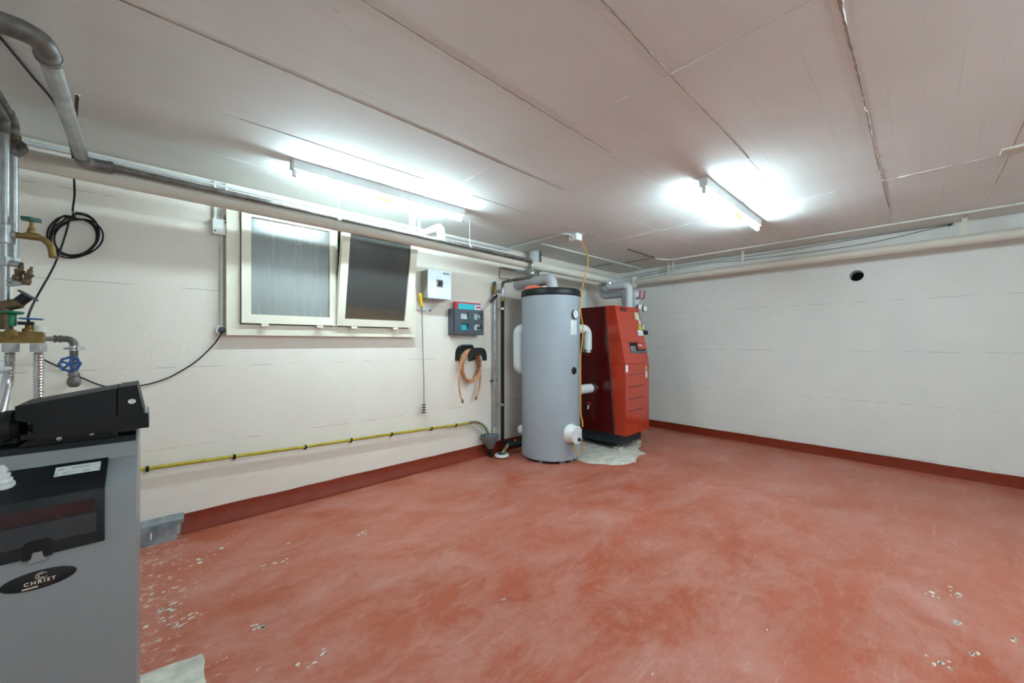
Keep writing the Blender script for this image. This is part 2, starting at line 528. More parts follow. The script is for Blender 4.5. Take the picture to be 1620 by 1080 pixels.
# ragged fins of cement squeezed out at the joints
def fin(p0, p1, h, wdt, dens):
    bm = B()
    a, b = Vector(p0), Vector(p1)
    L0 = (b - a).length
    d = (b - a) / L0
    s = Vector((-d.y, d.x, 0))
    n = int(L0 / .03)
    k = 0
    while k < n:
        run = random.randint(2, 9)
        if random.random() < dens:
            ptsT, ptsB = [], []
            m = min(run, n - k)
            for q in range(m + 1):
                c = a + d * ((k + q) * .03) + s * random.uniform(-.003, .003)
                e = 0.15 if q in (0, m) else 1
                hh, ww = h * random.uniform(.3, 1) * e, wdt * random.uniform(.5, 1) * e
                ptsT.append((bm.verts.new(c - s * ww), bm.verts.new(c + s * ww)))
                ptsB.append(bm.verts.new(c + Vector((0, 0, -hh)) + s * random.uniform(-.002, .002)))
            for q in range(m):
                bm.faces.new((ptsT[q][0], ptsT[q + 1][0], ptsB[q + 1], ptsB[q]))
                bm.faces.new((ptsB[q], ptsB[q + 1], ptsT[q + 1][1], ptsT[q][1]))
        k += run
    if bm.faces:
        o = obj('cement_fin', bm, 'ceil', ceil)
        o['kind'] = 'stuff'
    else:
        bm.free()
zc = ROOM_H + .002
for y, x0, x1, hh, ww, de in [(1.73, BX, 1.52, .006, .006, .9), (1.21, 0.4, 3.5, .006, .004, .5), (.69, .6, 3.2, .006, .005, .7), (.17, 1.3, 3.6, .010, .006, .9), (.17, 3.6, 5.2, .004, .004, .5),
                              (2.25, -.3, 1.5, .004, .003, .45), (2.25, 1.5, 4.0, .006, .004, .6), (1.73, 1.52, 4.5, .005, .004, .5), (-.35, 2.3, 5.1, .007, .005, .6), (1.42, 2.0, 4.6, .004, .003, .4), (2.5, 2.2, 4.5, .004, .003, .4),
                              (-.05, 3.6, 5.1, .004, .003, .4), (-.2, 3.0, 5.0, .004, .003, .3), (.95, 3.9, 5.1, .004, .003, .4)]:
    fin((x0, y, zc), (x1, y, zc), hh * .55, ww * .9, de)
fin((1.52, BY + .5, zc), (1.52, WY - .2, zc), .006, .006, .75)
fin((3.555, BY + .5, zc), (3.555, WY - .2, zc), .008, .006, .85)

# ragged brown strips where the joints were filled
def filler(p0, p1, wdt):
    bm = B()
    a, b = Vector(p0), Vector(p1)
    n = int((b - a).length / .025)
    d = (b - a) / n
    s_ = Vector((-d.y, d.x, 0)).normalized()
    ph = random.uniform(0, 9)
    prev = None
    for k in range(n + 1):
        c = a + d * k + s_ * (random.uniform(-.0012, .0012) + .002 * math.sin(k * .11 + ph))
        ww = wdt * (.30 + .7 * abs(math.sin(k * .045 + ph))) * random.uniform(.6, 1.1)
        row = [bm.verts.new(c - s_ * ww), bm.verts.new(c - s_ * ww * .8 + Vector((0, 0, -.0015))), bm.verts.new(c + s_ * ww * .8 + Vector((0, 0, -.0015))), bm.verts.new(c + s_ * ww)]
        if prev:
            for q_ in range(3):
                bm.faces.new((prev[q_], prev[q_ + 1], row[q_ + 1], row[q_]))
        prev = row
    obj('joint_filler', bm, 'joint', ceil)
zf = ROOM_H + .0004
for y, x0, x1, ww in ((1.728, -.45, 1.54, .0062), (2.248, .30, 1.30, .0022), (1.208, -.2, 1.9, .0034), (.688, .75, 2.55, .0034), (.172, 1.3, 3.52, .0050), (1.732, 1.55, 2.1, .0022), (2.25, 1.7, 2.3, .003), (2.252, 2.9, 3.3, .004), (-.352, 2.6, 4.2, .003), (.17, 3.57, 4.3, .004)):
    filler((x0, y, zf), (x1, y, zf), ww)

# wall with the window (left in the picture): four blocks round the opening, light shaft behind
OX0, OX1, OZ0, OZ1 = .40, 1.70, 1.315, 2.12
bm = B()
box(bm, BX - .2, OX0, WY, WY + .25, 0, ROOM_H + .01)
box(bm, OX1, WX + .2, WY, WY + .25, 0, ROOM_H + .01)
box(bm, OX0, OX1, WY, WY + .25, 0, OZ0)
box(bm, OX0, OX1, WY, WY + .25, OZ1, ROOM_H + .01)
wl = obj('wall_left', bm, 'wall_l', kind=S)
bm = B()
box(bm, OX0 - .1, OX1 + .1, WY + .75, WY + .8, 1.0, 2.6)
box(bm, OX0 - .15, OX0 - .1, WY + .25, WY + .8, 1.0, 2.6)
box(bm, OX1 + .1, OX1 + .15, WY + .25, WY + .8, 1.0, 2.6)
box(bm, OX0 - .15, OX1 + .15, WY + .25, WY + .8, .95, 1.0)
box(bm, OX0 - .15, OX1 + .15, WY + .25, WY + .8, 2.6, 2.65)
obj('light_shaft', bm, 'shaft', wl)

# right wall with the round opening of the vent
VY, VZ, VR = .444, 1.905, .057
bm = B()
q = .09
box(bm, WX, WX + .2, BY - .1, VY - q, 0, ROOM_H + .01)
box(bm, WX, WX + .2, VY + q, WY + .001, 0, ROOM_H + .01)
box(bm, WX, WX + .2, VY - q, VY + q, 0, VZ - q)
box(bm, WX, WX + .2, VY - q, VY + q, VZ + q, ROOM_H + .01)
ins, outs, deep = [], [], []
for k in range(32):
    a = 2 * math.pi * k / 32
    c, s_ = math.cos(a), math.sin(a)
    m = q / max(abs(c), abs(s_))
    ins.append(bm.verts.new((WX, VY + VR * c, VZ + VR * s_)))
    outs.append(bm.verts.new((WX, VY + m * c, VZ + m * s_)))
    deep.append(bm.verts.new((WX + .2, VY + VR * c, VZ + VR * s_)))
for k in range(32):
    k2 = (k + 1) % 32
    bm.faces.new((ins[k], outs[k], outs[k2], ins[k2]))
    bm.faces.new((ins[k], ins[k2], deep[k2], deep[k]))
obj('wall_right', bm, 'wall_r', kind=S)
obj('wall_back', box(B(), BX - .2, BX, BY - .1, WY, 0, ROOM_H + .01), 'wall_r', kind=S)
obj('wall_front', box(B(), BX, WX, BY - .2, BY, 0, ROOM_H + .01), 'wall_r', kind=S)

# painted skirting: upper flat strip and the lumpy kicker at the floor
def skirting(name, along, fixed, a, b, hgt, sign, kicker):
    bm = B()
    n = int((b - a) / .12)
    prof = []
    rows = []
    for i in range(n + 1):
        t = a + (b - a) * i / n
        hh = hgt + random.uniform(-.0025, .0025)
        kk = kicker + random.uniform(-.005, .005)
        pr = [(0, hh), (.010, hh - .001), (.011, .050 + random.uniform(-.008, .008)), (kk, .030 + random.uniform(-.006, .006)), (kk + .004, 0.0), (0, 0)]
        row = []
        for off, z in pr:
            p = (t, fixed + sign * off, z) if along == 'x' else (fixed + sign * off, t, z)
            row.append(bm.verts.new(p))
        rows.append(row)
    for r0, r1 in zip(rows, rows[1:]):
        for k in range(6):
            bm.faces.new((r0[k], r0[(k + 1) % 6], r1[(k + 1) % 6], r1[k]))
    bm.faces.new(rows[0]); bm.faces.new(rows[-1][::-1])
    obj(name, bm, 'skirt', kind=S, sharp=50)
skirting('baseboard_left', 'x', WY, .128, WX, .121, -1, .030)
skirting('baseboard_right', 'y', WX, BY, WY, .100, -1, .012)

# ------------------------------------------------------------------ window
win = thing('window_1', None, None, (1.045, 3.16, 1.267), kind=S)
def frame_ring(x0, x1, z0, z1, y0, y1, wl_, wr, wb, wt, bw=.004):
    bm = B()
    o_ = [(x0, z0), (x1, z0), (x1, z1), (x0, z1)]
    i_ = [(x0 + wl_, z0 + wb), (x1 - wr, z0 + wb), (x1 - wr, z1 - wt), (x0 + wl_, z1 - wt)]
    vo = [[bm.verts.new((x, y, z)) for x, z in o_] for y in (y0, y1)]
    vi = [[bm.verts.new((x, y, z)) for x, z in i_] for y in (y0, y1)]
    for k in range(4):
        k2 = (k + 1) % 4
        bm.faces.new((vo[0][k], vo[0][k2], vi[0][k2], vi[0][k]))
        bm.faces.new((vo[1][k2], vo[1][k], vi[1][k], vi[1][k2]))
        bm.faces.new((vo[0][k2], vo[0][k], vo[1][k], vo[1][k2]))
        bm.faces.new((vi[0][k], vi[0][k2], vi[1][k2], vi[1][k]))
    return bev(bm, bw, 2)
obj('window_frame', frame_ring(.348, 1.748, 1.267, 2.17, 3.158, WY, .075, .075, .075, .06), 'frame', win)
s1 = obj('sash', frame_ring(.428, 1.037, 1.350, 2.13, 3.130, 3.175, .054, .045, .062, .05), 'frame', win)
o = obj('pane', box(B(), .478, .996, 3.146, 3.150, 1.405, 2.085), 'frost', s1)
# right sash hangs open: hinged below, the top leans into the room
HINGE = Vector((1.358, 3.155, 1.362))
TILT = Matrix.Translation(HINGE) @ Matrix.Rotation(R(10.5), 4, 'X') @ Matrix.Translation(-HINGE)
s2 = obj('sash', xf(frame_ring(1.041, 1.677, 1.356, 2.13, 3.118, 3.163, .058, .062, .056, .05), TILT), 'frame', win)
o = obj('pane', xf(box(B(), 1.095, 1.618, 3.135, 3.139, 1.405, 2.085), TILT), 'pane', s2)
for x in (.562, .92, 1.177, 1.531):
    obj('sash_catch', rbox(x - .022, x + .022, 3.118, 3.160, 1.330, 1.347, .004), 'frame', win)
obj('mullion', rbox(1.020, 1.062, 3.165, 3.215, 1.33, 2.12, .003), 'frame', win)

# ------------------------------------------------------------------ fluorescent lamps
def lamp(x0, x1, y, label):
    t = thing('ceiling_lamp', label, 'lamp', ((x0 + x1) / 2, y, ROOM_H), 'fluorescent batten lamps on the ceiling')
    Z = ROOM_H
    bm = prism(B(), [(y - .027, Z), (y + .027, Z), (y + .022, Z - .054), (y - .022, Z - .054)], 'x', x0 + .012, x1 - .012)
    obj('housing', bev(bm, .003), 'lampwhite', t)
    for s, xe in ((1, x0), (-1, x1)):
        bm = prism(B(), [(y - .028, Z), (y + .028, Z), (y + .022, Z - .056), (y - .022, Z - .056)], 'x', xe, xe + s * .0125)
        obj('end_cap', bev(bm, .002), 'lampgrey', t)
        xa, xb = sorted((xe + s * .010, xe + s * .030))
        bm = prism(B(), [(y - .011, Z - .05), (y + .011, Z - .05), (y + .011, Z - .088), (y + .006, Z - .096), (y - .006, Z - .096), (y - .011, Z - .088)], 'x', xa, xb)
        obj('lamp_holder', bev(bm, .002), 'lampgrey', t)
    zt = Z - .083
    tb = obj('tube', T([(x0 + .03, y, zt), (x1 - .03, y, zt)], .013, 12), 'tube', t)
    xm = (x0 + x1) / 2 + (.08 if y < 2 else -.06)
    bm = B()
    prev = None
    for k in range(21):
        a = R(-270 + 18 * k)
        p = [bm.verts.new((xx, y + .0136 * math.cos(a), zt + .0136 * math.sin(a))) for xx in (xm - (.10 if y < 2 else .06), xm + (.10 if y < 2 else .06))]
        if prev: bm.faces.new((prev[0], prev[1], p[1], p[0]))
        prev = p
    obj('tube_yellow_glow', bm, 'tubeyel', tb, label='yellow glow spot painted on the tube')  # painted glow spot: a faint self-lit yellow band round the tube
    return t
lamp(.588, 1.845, 2.547, 'white fluorescent lamp on the ceiling above the window')
lamp(2.637, 3.905, .976, 'white fluorescent lamp on the ceiling in front of the plain right wall')
lamp(.588, 1.845, -1.15, 'unseen lamp added for fill on the ceiling behind the viewer, nearer the softener')  # unseen lamp, added behind the camera to brighten the room
lamp(1.95, 3.207, -1.75, 'unseen lamp added for fill on the ceiling behind the viewer, nearer the right wall')  # second unseen lamp, added for the same extra brightness

# ------------------------------------------------------------------ pipes along the window wall
CY, CZ0, CZ1 = 2.82, 2.064, 2.036       # cream drain pipe, falling slightly to the right
def cz(x): return CZ0 + (CZ1 - CZ0) * (x + .3) / 5.0
t = thing('drain_pipe', 'thick cream painted drain pipe running across the top of the window', 'pipe', (2.2, CY, 2.0))
obj('pipe_run', T([(BX, CY, cz(BX)), (4.30, CY, cz(4.3))], .047, 24), 'cream', t)
obj('grey_section', T([(4.30, CY, cz(4.3)), (5.03, CY, cz(5.0))], .0475, 24), 'insul', t, label='grey clad end section')
obj('corner_elbow', T(fillet([(4.93, CY, cz(4.93)), (5.05, CY, cz(5.05)), (5.05, CY, 2.16)], .04), .049, 20), 'cream', t)
for x in (-.10, .95, 2.15, 3.4):
    obj('pipe_joint', T([(x - .03, CY, cz(x)), (x + .03, CY, cz(x))], .0485, 24), 'cream', t)
for x in (1.522, 1.556, 1.602):
    obj('hanger_strap', rbox(x - .009, x + .009, CY + .02, CY + .0225, cz(x) + .03, ROOM_H + .004, .0008, 1), 'white', t)
obj('branch_elbow', T(fillet([(1.80, CY, cz(1.8) + .02), (1.80, CY, 2.215), (1.80, WY, 2.215)], .05), .036, 20), 'white', t, label='white branch pipe from the wall')

t = thing('drain_pipe', 'cream drain pipe running under the ceiling along the plain right wall', 'pipe', (5.05, 1.0, 2.05))
RXp, RZp = 5.05, 2.092
obj('pipe_run', T([(RXp, 2.86, 2.086), (RXp, BY, RZp + .006)], .043, 24), 'cream', t)
for y in (1.7, .1):
    obj('pipe_joint', T([(RXp, y - .03, RZp), (RXp, y + .03, RZp)], .0445, 24), 'cream', t)
for y in (2.308, 2.25, -.262, 1.423):
    obj('hanger_strap', rbox(RXp - .002, RXp + .002, y - .016, y + .016, RZp + .035, ROOM_H + .004, .0008, 1), 'cream', t)

# steel pipe: comes out along the ceiling, bends to the wall, runs in front of the cream pipe and drops at the tank
GY, GZ = 2.742, 2.082
t = thing('steel_pipe', 'grey steel pipe with elbows hung in front of the cream pipe', 'pipe', (.0, GY, 2.03))
obj('pipe_run', T([(-.20, GY, GZ + .004), (2.80, GY, GZ - .018)], .0165, 16), 'steel', t)
obj('ceiling_run', T([(-.25, GY - .05, GZ), (-.235, 1.77, GZ)], .024, 18), 'galv', t)
obj('elbow', T(fillet([(-.252, GY - .09, GZ), (-.25, GY, GZ), (-.16, GY, GZ + .003)], .05, 8), .027, 18), 'steel', t)
obj('elbow', T(fillet([(-.235, 1.80, GZ), (-.235, 1.70, GZ), (-.36, 1.70, GZ)], .06, 8), .028, 18), 'steel', t)
obj('elbow_collar', T([(-.235, 1.795, GZ), (-.235, 1.815, GZ)], .0305, 18), 'steel', t)
obj('elbow_collar', T([(-.335, 1.70, GZ), (-.355, 1.70, GZ)], .0335, 18), 'bronze', t)
obj('back_run', T([(-.35, 1.70, GZ), (BX, 1.70, GZ)], .028, 18), 'steel', t)
obj('elbow_collar', T([(-.168, GY, GZ + .003), (-.150, GY, GZ + .003)], .029, 18), 'steel', t)
dp = [(2.78, GY, GZ - .018), (2.851, GY, GZ - .018), (2.851, GY, 1.90), (2.76, 3.10, 1.875), (2.76, 3.10, 1.80)]
obj('drop_elbow', T(fillet(dp, .035, 6), .0165, 16), 'steel', t)
obj('elbow_collar', T([(2.80, GY, GZ - .018), (2.822, GY, GZ - .018)], .021, 16), 'steel', t)
obj('elbow_collar', T([(2.851, GY, 2.025), (2.851, GY, 2.005)], .021, 16), 'galv', t)
obj('elbow_collar', T([(2.851, GY, 1.945), (2.851, GY, 1.925)], .021, 16), 'galv', t)
obj('hanger_rod', T([(-.248, 2.519, ROOM_H + .004), (-.246, 2.43, GZ + .02)], .006, 8), 'bronze', t)
obj('hanger_anchor', disc((-.248, 2.52, ROOM_H + .004), (0, 0, -1), .011, .012, 10), 'whitecond', t)
for x in (.93, 2.05):
    obj('pipe_clip', T([(x - .012, GY, GZ - .006), (x + .012, GY, GZ - .006)], .0195, 16), 'conduit', t)
    obj('clip_rod', T([(x, GY, GZ + .008), (x, GY, ROOM_H + .003)], .003, 8), 'conduit', t)

def conduit(name, pts, r, mat, label, rad=.03, group=None, clips=(), seg=10):
    t = thing(name, label, 'conduit', pts[0], group)
    obj('conduit_tube', T(fillet(pts, rad), r, seg), mat, t)
    for c, d in clips:
        c, d = Vector(c), Vector(d).normalized()
        obj('conduit_clip', T([c - d * .007, c + d * .007], r * 1.35, seg), 'conduit' if mat != 'steel' else 'steel', t)
    return t
conduit('cable_conduit', [(BX, 3.203, 2.268), (2.93, 3.203, 2.268)], .010, 'conduit', 'long pale grey conduit in the corner of ceiling and window wall',
        clips=[((x, 3.203, 2.268), (1, 0, 0)) for x in (-.45, -.12, .4, .75, 1.3, 1.95, 2.5, 2.8)])
conduit('cable_conduit', [(2.93, 3.203, 2.268), (2.93, 3.15, 2.288), (2.925, 2.40, 2.288), (2.98, 2.36, 2.285), (3.03, 2.36, 2.278)], .0085, 'conduit', 'grey conduit crossing the ceiling to the white junction box', rad=.04,
        clips=[((2.93, y, 2.288), (0, 1, 0)) for y in (2.9, 2.55, 2.72)])
conduit('cable_conduit', [(3.05, 2.795, 2.288), (5.14, 2.755, 2.288)], .0085, 'whitecond', 'white conduit on the ceiling between tank and corner', clips=[((3.12, 2.79, 2.288), (1, 0, 0)), ((3.35, 2.79, 2.288), (1, 0, 0))])
conduit('cable_conduit', [(4.64, 2.30, 2.288), (4.87, 2.22, 2.288), (4.875, 1.0, 2.288), (4.862, BY, 2.288)], .0095, 'whitecond', 'white conduit on the ceiling along the plain right wall', rad=.1,
        clips=[((4.87, y, 2.288), (0, 1, 0)) for y in (2.05, 1.85, .9, -.5)])
conduit('cable_conduit', [(3.97, 2.292, 2.290), (4.64, 2.30, 2.290)], .008, 'steel', 'dark conduit on the ceiling above the red boiler')
for (x0, y0, x1, y1, lab) in ((4.64, 2.37, 4.65, 2.735, 'flat dark steel bar on the ceiling nearer the lamp'), (4.56, 2.88, 4.60, WY, 'flat dark steel bar on the ceiling at the window wall corner')):
    bm = box(B(), x0, x0 + .022, y0, y1, ROOM_H - .004, ROOM_H + .005)
    obj('steel_bar', bev(bm, .001, 1), 'steel', origin=(x0, (y0 + y1) / 2, ROOM_H - .004), label=lab, cat='bar')
# plain loose cable under the ceiling, top left
obj('loose_cable', T(spline([(-.40, 2.20, 2.292), (-.36, 2.44, 2.288), (-.325, 2.68, 2.284), (-.31, 2.95, 2.20), (-.315, 3.08, 2.10), (-.320, 3.15, 2.02), (-.327, 3.16, 1.94), (-.320, 3.16, 1.90)]), .0045, 8), 'blackrub', origin=(-.35, 2.6, 2.28),
    label='black cable from the ceiling down to the coil beside the stopcocks', cat='cable')

# junction box and yellow cable
t = thing('junction_box', 'small white junction box on the ceiling with a yellow cable', 'junction box', (3.09, 2.36, ROOM_H))
obj('box_body', rbox(3.035, 3.13, 2.315, 2.405, 2.238, ROOM_H + .004, .004), 'white', t)
obj('box_gland', T([(3.02, 2.36, 2.272), (3.037, 2.36, 2.272)], .014, 12), 'conduit', t)
obj('box_gland', T([(3.13, 2.35, 2.262), (3.147, 2.35, 2.255)], .012, 12), 'white', t)
yc = [(3.14, 2.35, 2.258), (3.23, 2.36, 2.20), (3.31, 2.375, 2.11), (3.318, 2.385, 2.02), (3.27, 2.39, 1.885), (3.215, 2.390, 1.70), (3.207, 2.392, 1.55), (3.226, 2.380, 1.40), (3.23, 2.380, 1.29), (3.205, 2.388, 1.07), (3.205, 2.388, .80),
      (3.203, 2.384, .50), (3.175, 2.345, .42), (3.125, 2.305, .375)]
obj('yellow_cable', T(spline(yc, 6), .0065, 8), 'ycable', origin=(3.2, 2.38, 1.0), label='orange yellow cable hanging from the ceiling box to the tank heater', cat='cable')
YLOOP = [(3.046, 2.36, .225), (3.046, 2.352, .16), (3.072, 2.325, .108), (3.102, 2.300, .135), (3.108, 2.290, .225)]

# ------------------------------------------------------------------ hot water tank
TX, TY, TR, TZ = 3.116, 2.719, .311, 1.775
t = thing('water_tank', 'tall grey cylindrical hot water tank with black lid rim', 'water tank', (TX, TY, 0))
obj('tank_jacket', L([(TR - .006, .026), (TR, .034), (TR, .4), (TR, 1.0), (TR, 1.702)], (TX, TY, 0), (0, 0, 1), 64), 'tank', t)
obj('jacket_seam', T([(TX + TR * math.cos(R(-62)), TY + TR * math.sin(R(-62)), .04), (TX + TR * math.cos(R(-62)), TY + TR * math.sin(R(-62)), 1.70)], .004, 8), 'tank', t)
obj('lid', L([(TR + .004, 1.698), (TR + .007, 1.706), (TR + .006, 1.755), (TR - .004, 1.772), (TR - .03, 1.776), (0, 1.778)], (TX, TY, 0), (0, 0, 1), 64), 'blackpl', t)
obj('base_ring', L([(TR - .035, .002), (TR - .030, .026), (TR - .01, .03)], (TX, TY, 0), (0, 0, 1), 48), 'blackmat', t)
for a in (-90, -160, -20, 30, 150, 90, -118, -112):
    obj('foot', L([(.016, 0), (.016, .03)], (TX + (TR - .03) * math.cos(R(a)), TY + (TR - .03) * math.sin(R(a)), 0), (0, 0, 1), 10), 'galv', t)
yf = TY - TR
g = obj('thermometer', L([(.030, 0), (.045, .004), (.047, .022), (.043, .026), (.041, .020), (0, .020)], (3.124, yf + .004, 1.507), (0, -1, 0), 28), 'slate', t)
obj('dial_face', L([(.0405, 0), (.0405, .002), (0, .002)], (3.124, yf - .0165, 1.507), (0, -1, 0), 28), 'white', g)
bm = B(); box(bm, -.0016, .0016, -.001, 0, -.006, .026); xf(bm, Matrix.Translation((3.124, yf - .0186, 1.507)) @ Matrix.Rotation(R(-8), 4, 'Y'))
obj('needle', bm, 'blackmat', g)
obj('thermometer_clip', rbox(3.170, 3.190, yf - .008, yf + .02, 1.498, 1.510, .002), 'white', t)
def curved_label(name, x0, x1, z0, z1, mat, parent, lab=None, off=.0015):
    bm = B(); prev = None
    for k in range(7):
        x = x0 + (x1 - x0) * k / 6
        y = TY - math.sqrt((TR + off) ** 2 - (x - TX) ** 2)
        p = (bm.verts.new((x, y, z0)), bm.verts.new((x, y, z1)))
        if prev: bm.faces.new((prev[0], p[0], p[1], prev[1]))
        prev = p
    return obj(name, bm, mat, parent, label=lab)
curved_label('type_label', 3.066, 3.165, 1.300, 1.447, 'labelw', t, 'white printed type label')
curved_label('plug_label', 3.185, 3.205, .920, .940, 'white', t)
obj('jacket_plug', L([(.036, 0), (.038, .008), (.030, .016), (.012, .018), (.010, .012), (0, .012)], (3.118, yf + .003, .932), (0, -1, 0), 24), 'blackpl', t, label='round black plug')
# immersion heater with slanted white cap
h_ = obj('heater_cap', L([(.098, 0), (.100, .012), (.094, .030), (.080, .085), (.076, .090), (0, .090)], (3.072, yf + .022, .298), (0, -1, -.02), 32), 'white', t, label='white screw-on immersion heater cap')
bm = prism(B(), [(-.066, -.055), (-.030, -.085), (.036, -.085), (.066, -.050), (.066, .050), (.036, .082), (-.030, .082), (-.066, .050)], 'y', -.020, .0)
bev(bm, .006, 2)
AX = Vector((0, -1, -.02)).normalized()
HM = Matrix.Translation(Vector((3.072, yf + .022, .298)) + AX * .085) @ Matrix.Rotation(math.atan2(AX.x, -AX.y), 4, 'Z')
obj('heater_housing', xf(bm, HM), 'white', h_)
kp = HM @ Vector((.018, -.02, -.045))
obj('heater_knob', L([(.019, 0), (.018, .014), (.0, .016)], kp, AX, 20), 'blackpl', h_, label='small black temperature knob')
bm = B(); box(bm, .005, .050, -.0212, -.0205, .010, .014); box(bm, .010, .044, -.0212, -.0205, -.012, -.009)
obj('heater_print', xf(bm, HM), 'slate', h_)
obj('heater_lead', T(spline(YLOOP, 6), .006, 8), 'ycable', h_, label='orange yellow loop of cable')
# tank top pipe to the wall
t = thing('insulated_pipe', 'thick pale grey insulated pipe bending from the tank lid to the wall', 'pipe', (TX, TY, 1.776))
obj('pipe_shell', T(fillet([(TX, TY - .02, 1.775), (TX, TY - .02, 1.905), (3.095, WY, 1.893)], .075, 10), .060, 24), 'insul', t)
obj('pipe_collar', L([(.064, 0), (.064, .010), (.060, .012)], (TX, TY - .02, 1.776), (0, 0, 1), 24), 'insul', t)
bm = prism(B(), [(2.825, 1.777), (3.01, 1.777), (3.035, 1.790), (3.01, 1.805), (2.94, 1.822), (2.88, 1.818), (2.835, 1.795)], 'y', 2.50, 2.60)
bev(bm, .008, 3)
xf(bm, Matrix.Translation((2.95, 2.805, .002)) @ Matrix.Rotation(R(-43), 4, 'Z') @ Matrix.Translation((-2.93, -2.55, 0)))
obj('foam_scrap', bm, 'orange', origin=(2.95, 2.805, 1.778), label='bright orange red foam scrap lying on the tank lid', cat='foam')
# vent duct from the ceiling behind the cream pipe
t = thing('ceiling_duct', 'short grey duct coming down from the ceiling behind the cream pipe', 'duct', (3.27, 3.10, ROOM_H))
obj('duct_shell', T(fillet([(3.27, 3.11, ROOM_H + .004), (3.27, 3.11, 1.96), (3.27, WY, 1.93)], .05), .060, 24), 'insul', t)
obj('duct_rim', T([(3.27, 3.11, 2.285), (3.27, 3.11, ROOM_H + .002)], .064, 24), 'insul', t)
obj('duct_strap', rbox(3.345, 3.368, 3.085, 3.095, 2.06, ROOM_H + .004, .001, 1), 'steel', t)

# white insulated U bends behind the tank, joining it to the pipes at the wall
t = thing('insulated_pipe', 'white insulated pipe loop behind the left edge of the tank', 'pipe', (2.90, 2.98, .9))
obj('pipe_shell', T(fillet([(3.05, 2.93, 1.365), (2.893, 2.99, 1.365), (2.893, 2.99, .925), (3.05, 2.93, .925)], .06, 10), .058, 24), 'insulw', t)
t = thing('insulated_pipe', 'white rounded insulated stub low behind the tank, above the black pipe', 'pipe', (2.90, 2.98, .2))
obj('pipe_shell', T([(3.05, 2.93, .265), (2.960, 2.967, .265), (2.935, 2.977, .265), (2.915, 2.985, .265), (2.900, 2.991, .265), (2.893, 2.994, .265)], [.056, .056, .055, .049, .036, .018], 24), 'insulw', t)

# between tank and boiler
t = thing('insulated_pipe', 'white insulated pipe bending down out of the right side of the tank', 'pipe', (3.62, 2.60, 1.1))
obj('pipe_shell', T(fillet([(3.39, 2.615, 1.372), (3.615, 2.60, 1.372), (3.615, 2.60, 1.135)], .075, 10), .050, 24), 'insulw', t)
obj('end_ring', T([(3.615, 2.60, 1.140), (3.615, 2.60, 1.105)], .052, 24), 'chrome', t)
obj('pipe_stub', T(fillet([(3.615, 2.60, 1.11), (3.615, 2.60, 1.07), (3.80, 2.60, 1.07)], .03), .017, 14), 'redside', t)
obj('ring_screw', L([(.012, 0), (.012, .02), (0, .022)], (3.662, 2.59, 1.255), (1, 0, 0), 8), 'galv', t)
t = thing('insulated_pipe', 'straight white insulated pipe from the tank to the boiler side', 'pipe', (3.6, 2.60, .63))
obj('pipe_shell', T([(3.39, 2.61, .69), (3.70, 2.60, .69)], .053, 24), 'insulw', t)
obj('end_ring', T([(3.67, 2.60, .69), (3.742, 2.60, .69)], .0545, 24), 'chrome', t)
obj('pipe_stub', T([(3.742, 2.60, .69), (3.803, 2.60, .69)], .024, 14), 'brass', t)

# ------------------------------------------------------------------ boiler
X0, X1 = 3.797, 4.325
YF, YB = 2.22, 2.98
ZB, ZK, ZT = .18, .978, 1.640
YT = 2.355
t = thing('boiler', 'red floor standing heating boiler with slanted front on a dark base', 'boiler', ((X0 + X1) / 2, 2.6, 0))
def stripY(z):
    return 2.345 + (z - .18) / (1.64 - .18) * .128
# rear body with dark red side panels
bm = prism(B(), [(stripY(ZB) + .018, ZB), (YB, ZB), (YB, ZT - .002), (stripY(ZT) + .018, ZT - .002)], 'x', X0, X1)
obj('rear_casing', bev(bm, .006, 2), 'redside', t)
bm = prism(B(), [(stripY(ZB), ZB), (stripY(ZB) + .020, ZB), (stripY(ZT) + .020, ZT), (stripY(ZT), ZT)], 'x', X0 - .001, X1 + .001)
obj('trim_strip', bm, 'strip', t)
sl = (YT - YF) / (ZT - ZK)
def fy(z): return YF if z <= ZK else YF + (z - ZK) * sl
ZS = 1.236
def hood(z0, z1, nm):
    prof = [(stripY(z0) + .001, z0), (fy(z0), z0), (fy(z1), z1), (stripY(z1) + .001, z1)]
    o = obj(nm, bev(prism(B(), prof, 'x', X0 - .003, X1 + .003), .007, 2), 'red', t)
    return o
front = hood(ZB, ZK - .0015, 'lower_door')
mid = hood(ZK + .0015, ZS - .0015, 'control_panel')
top = hood(ZS + .0015, ZT, 'upper_hood')
bm = box(B(), X0 + .025, X1 - .025, 2.31, YB - .03, .062, ZB + .002)
obj('base', bev(bm, .004), 'navy', t)
for x in (X0 + .06, X1 - .06):
    for y in (2.35, YB - .08):
        f_ = obj('foot', L([(.008, .03), (.008, .064)], (x, y, 0), (0, 0, 1), 10), 'chrome', t)
        obj('foot_block', rbox(x - .045, x + .045, y - .04, y + .04, .002, .032, .004), 'wood', f_)
# pressed lines in the lower door
for z in (.855, .718, .587, .453, .301):
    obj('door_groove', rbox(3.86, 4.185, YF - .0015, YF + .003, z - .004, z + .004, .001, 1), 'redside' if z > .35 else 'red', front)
def dec(nm, x0, x1, z0, z1, mat, par, lab=None, off=.0015):
    bm = B()
    vs_ = [bm.verts.new(p) for p in ((x0, fy(z0) - off, z0), (x1, fy(z0) - off, z0), (x1, fy(z1) - off, z1), (x0, fy(z1) - off, z1))]
    bm.faces.new(vs_)
    r_ = bmesh.ops.extrude_face_region(bm, geom=bm.faces[:])
    bmesh.ops.translate(bm, verts=[v for v in r_['geom'] if isinstance(v, bmesh.types.BMVert)], vec=(0, off + .001, 0))
    return obj(nm, bm, mat, par, label=lab)
dec('white_label', 3.797, 3.845, .890, .968, 'white', front)
dec('round_sticker', 4.248, 4.282, .897, .940, 'greenl', front)
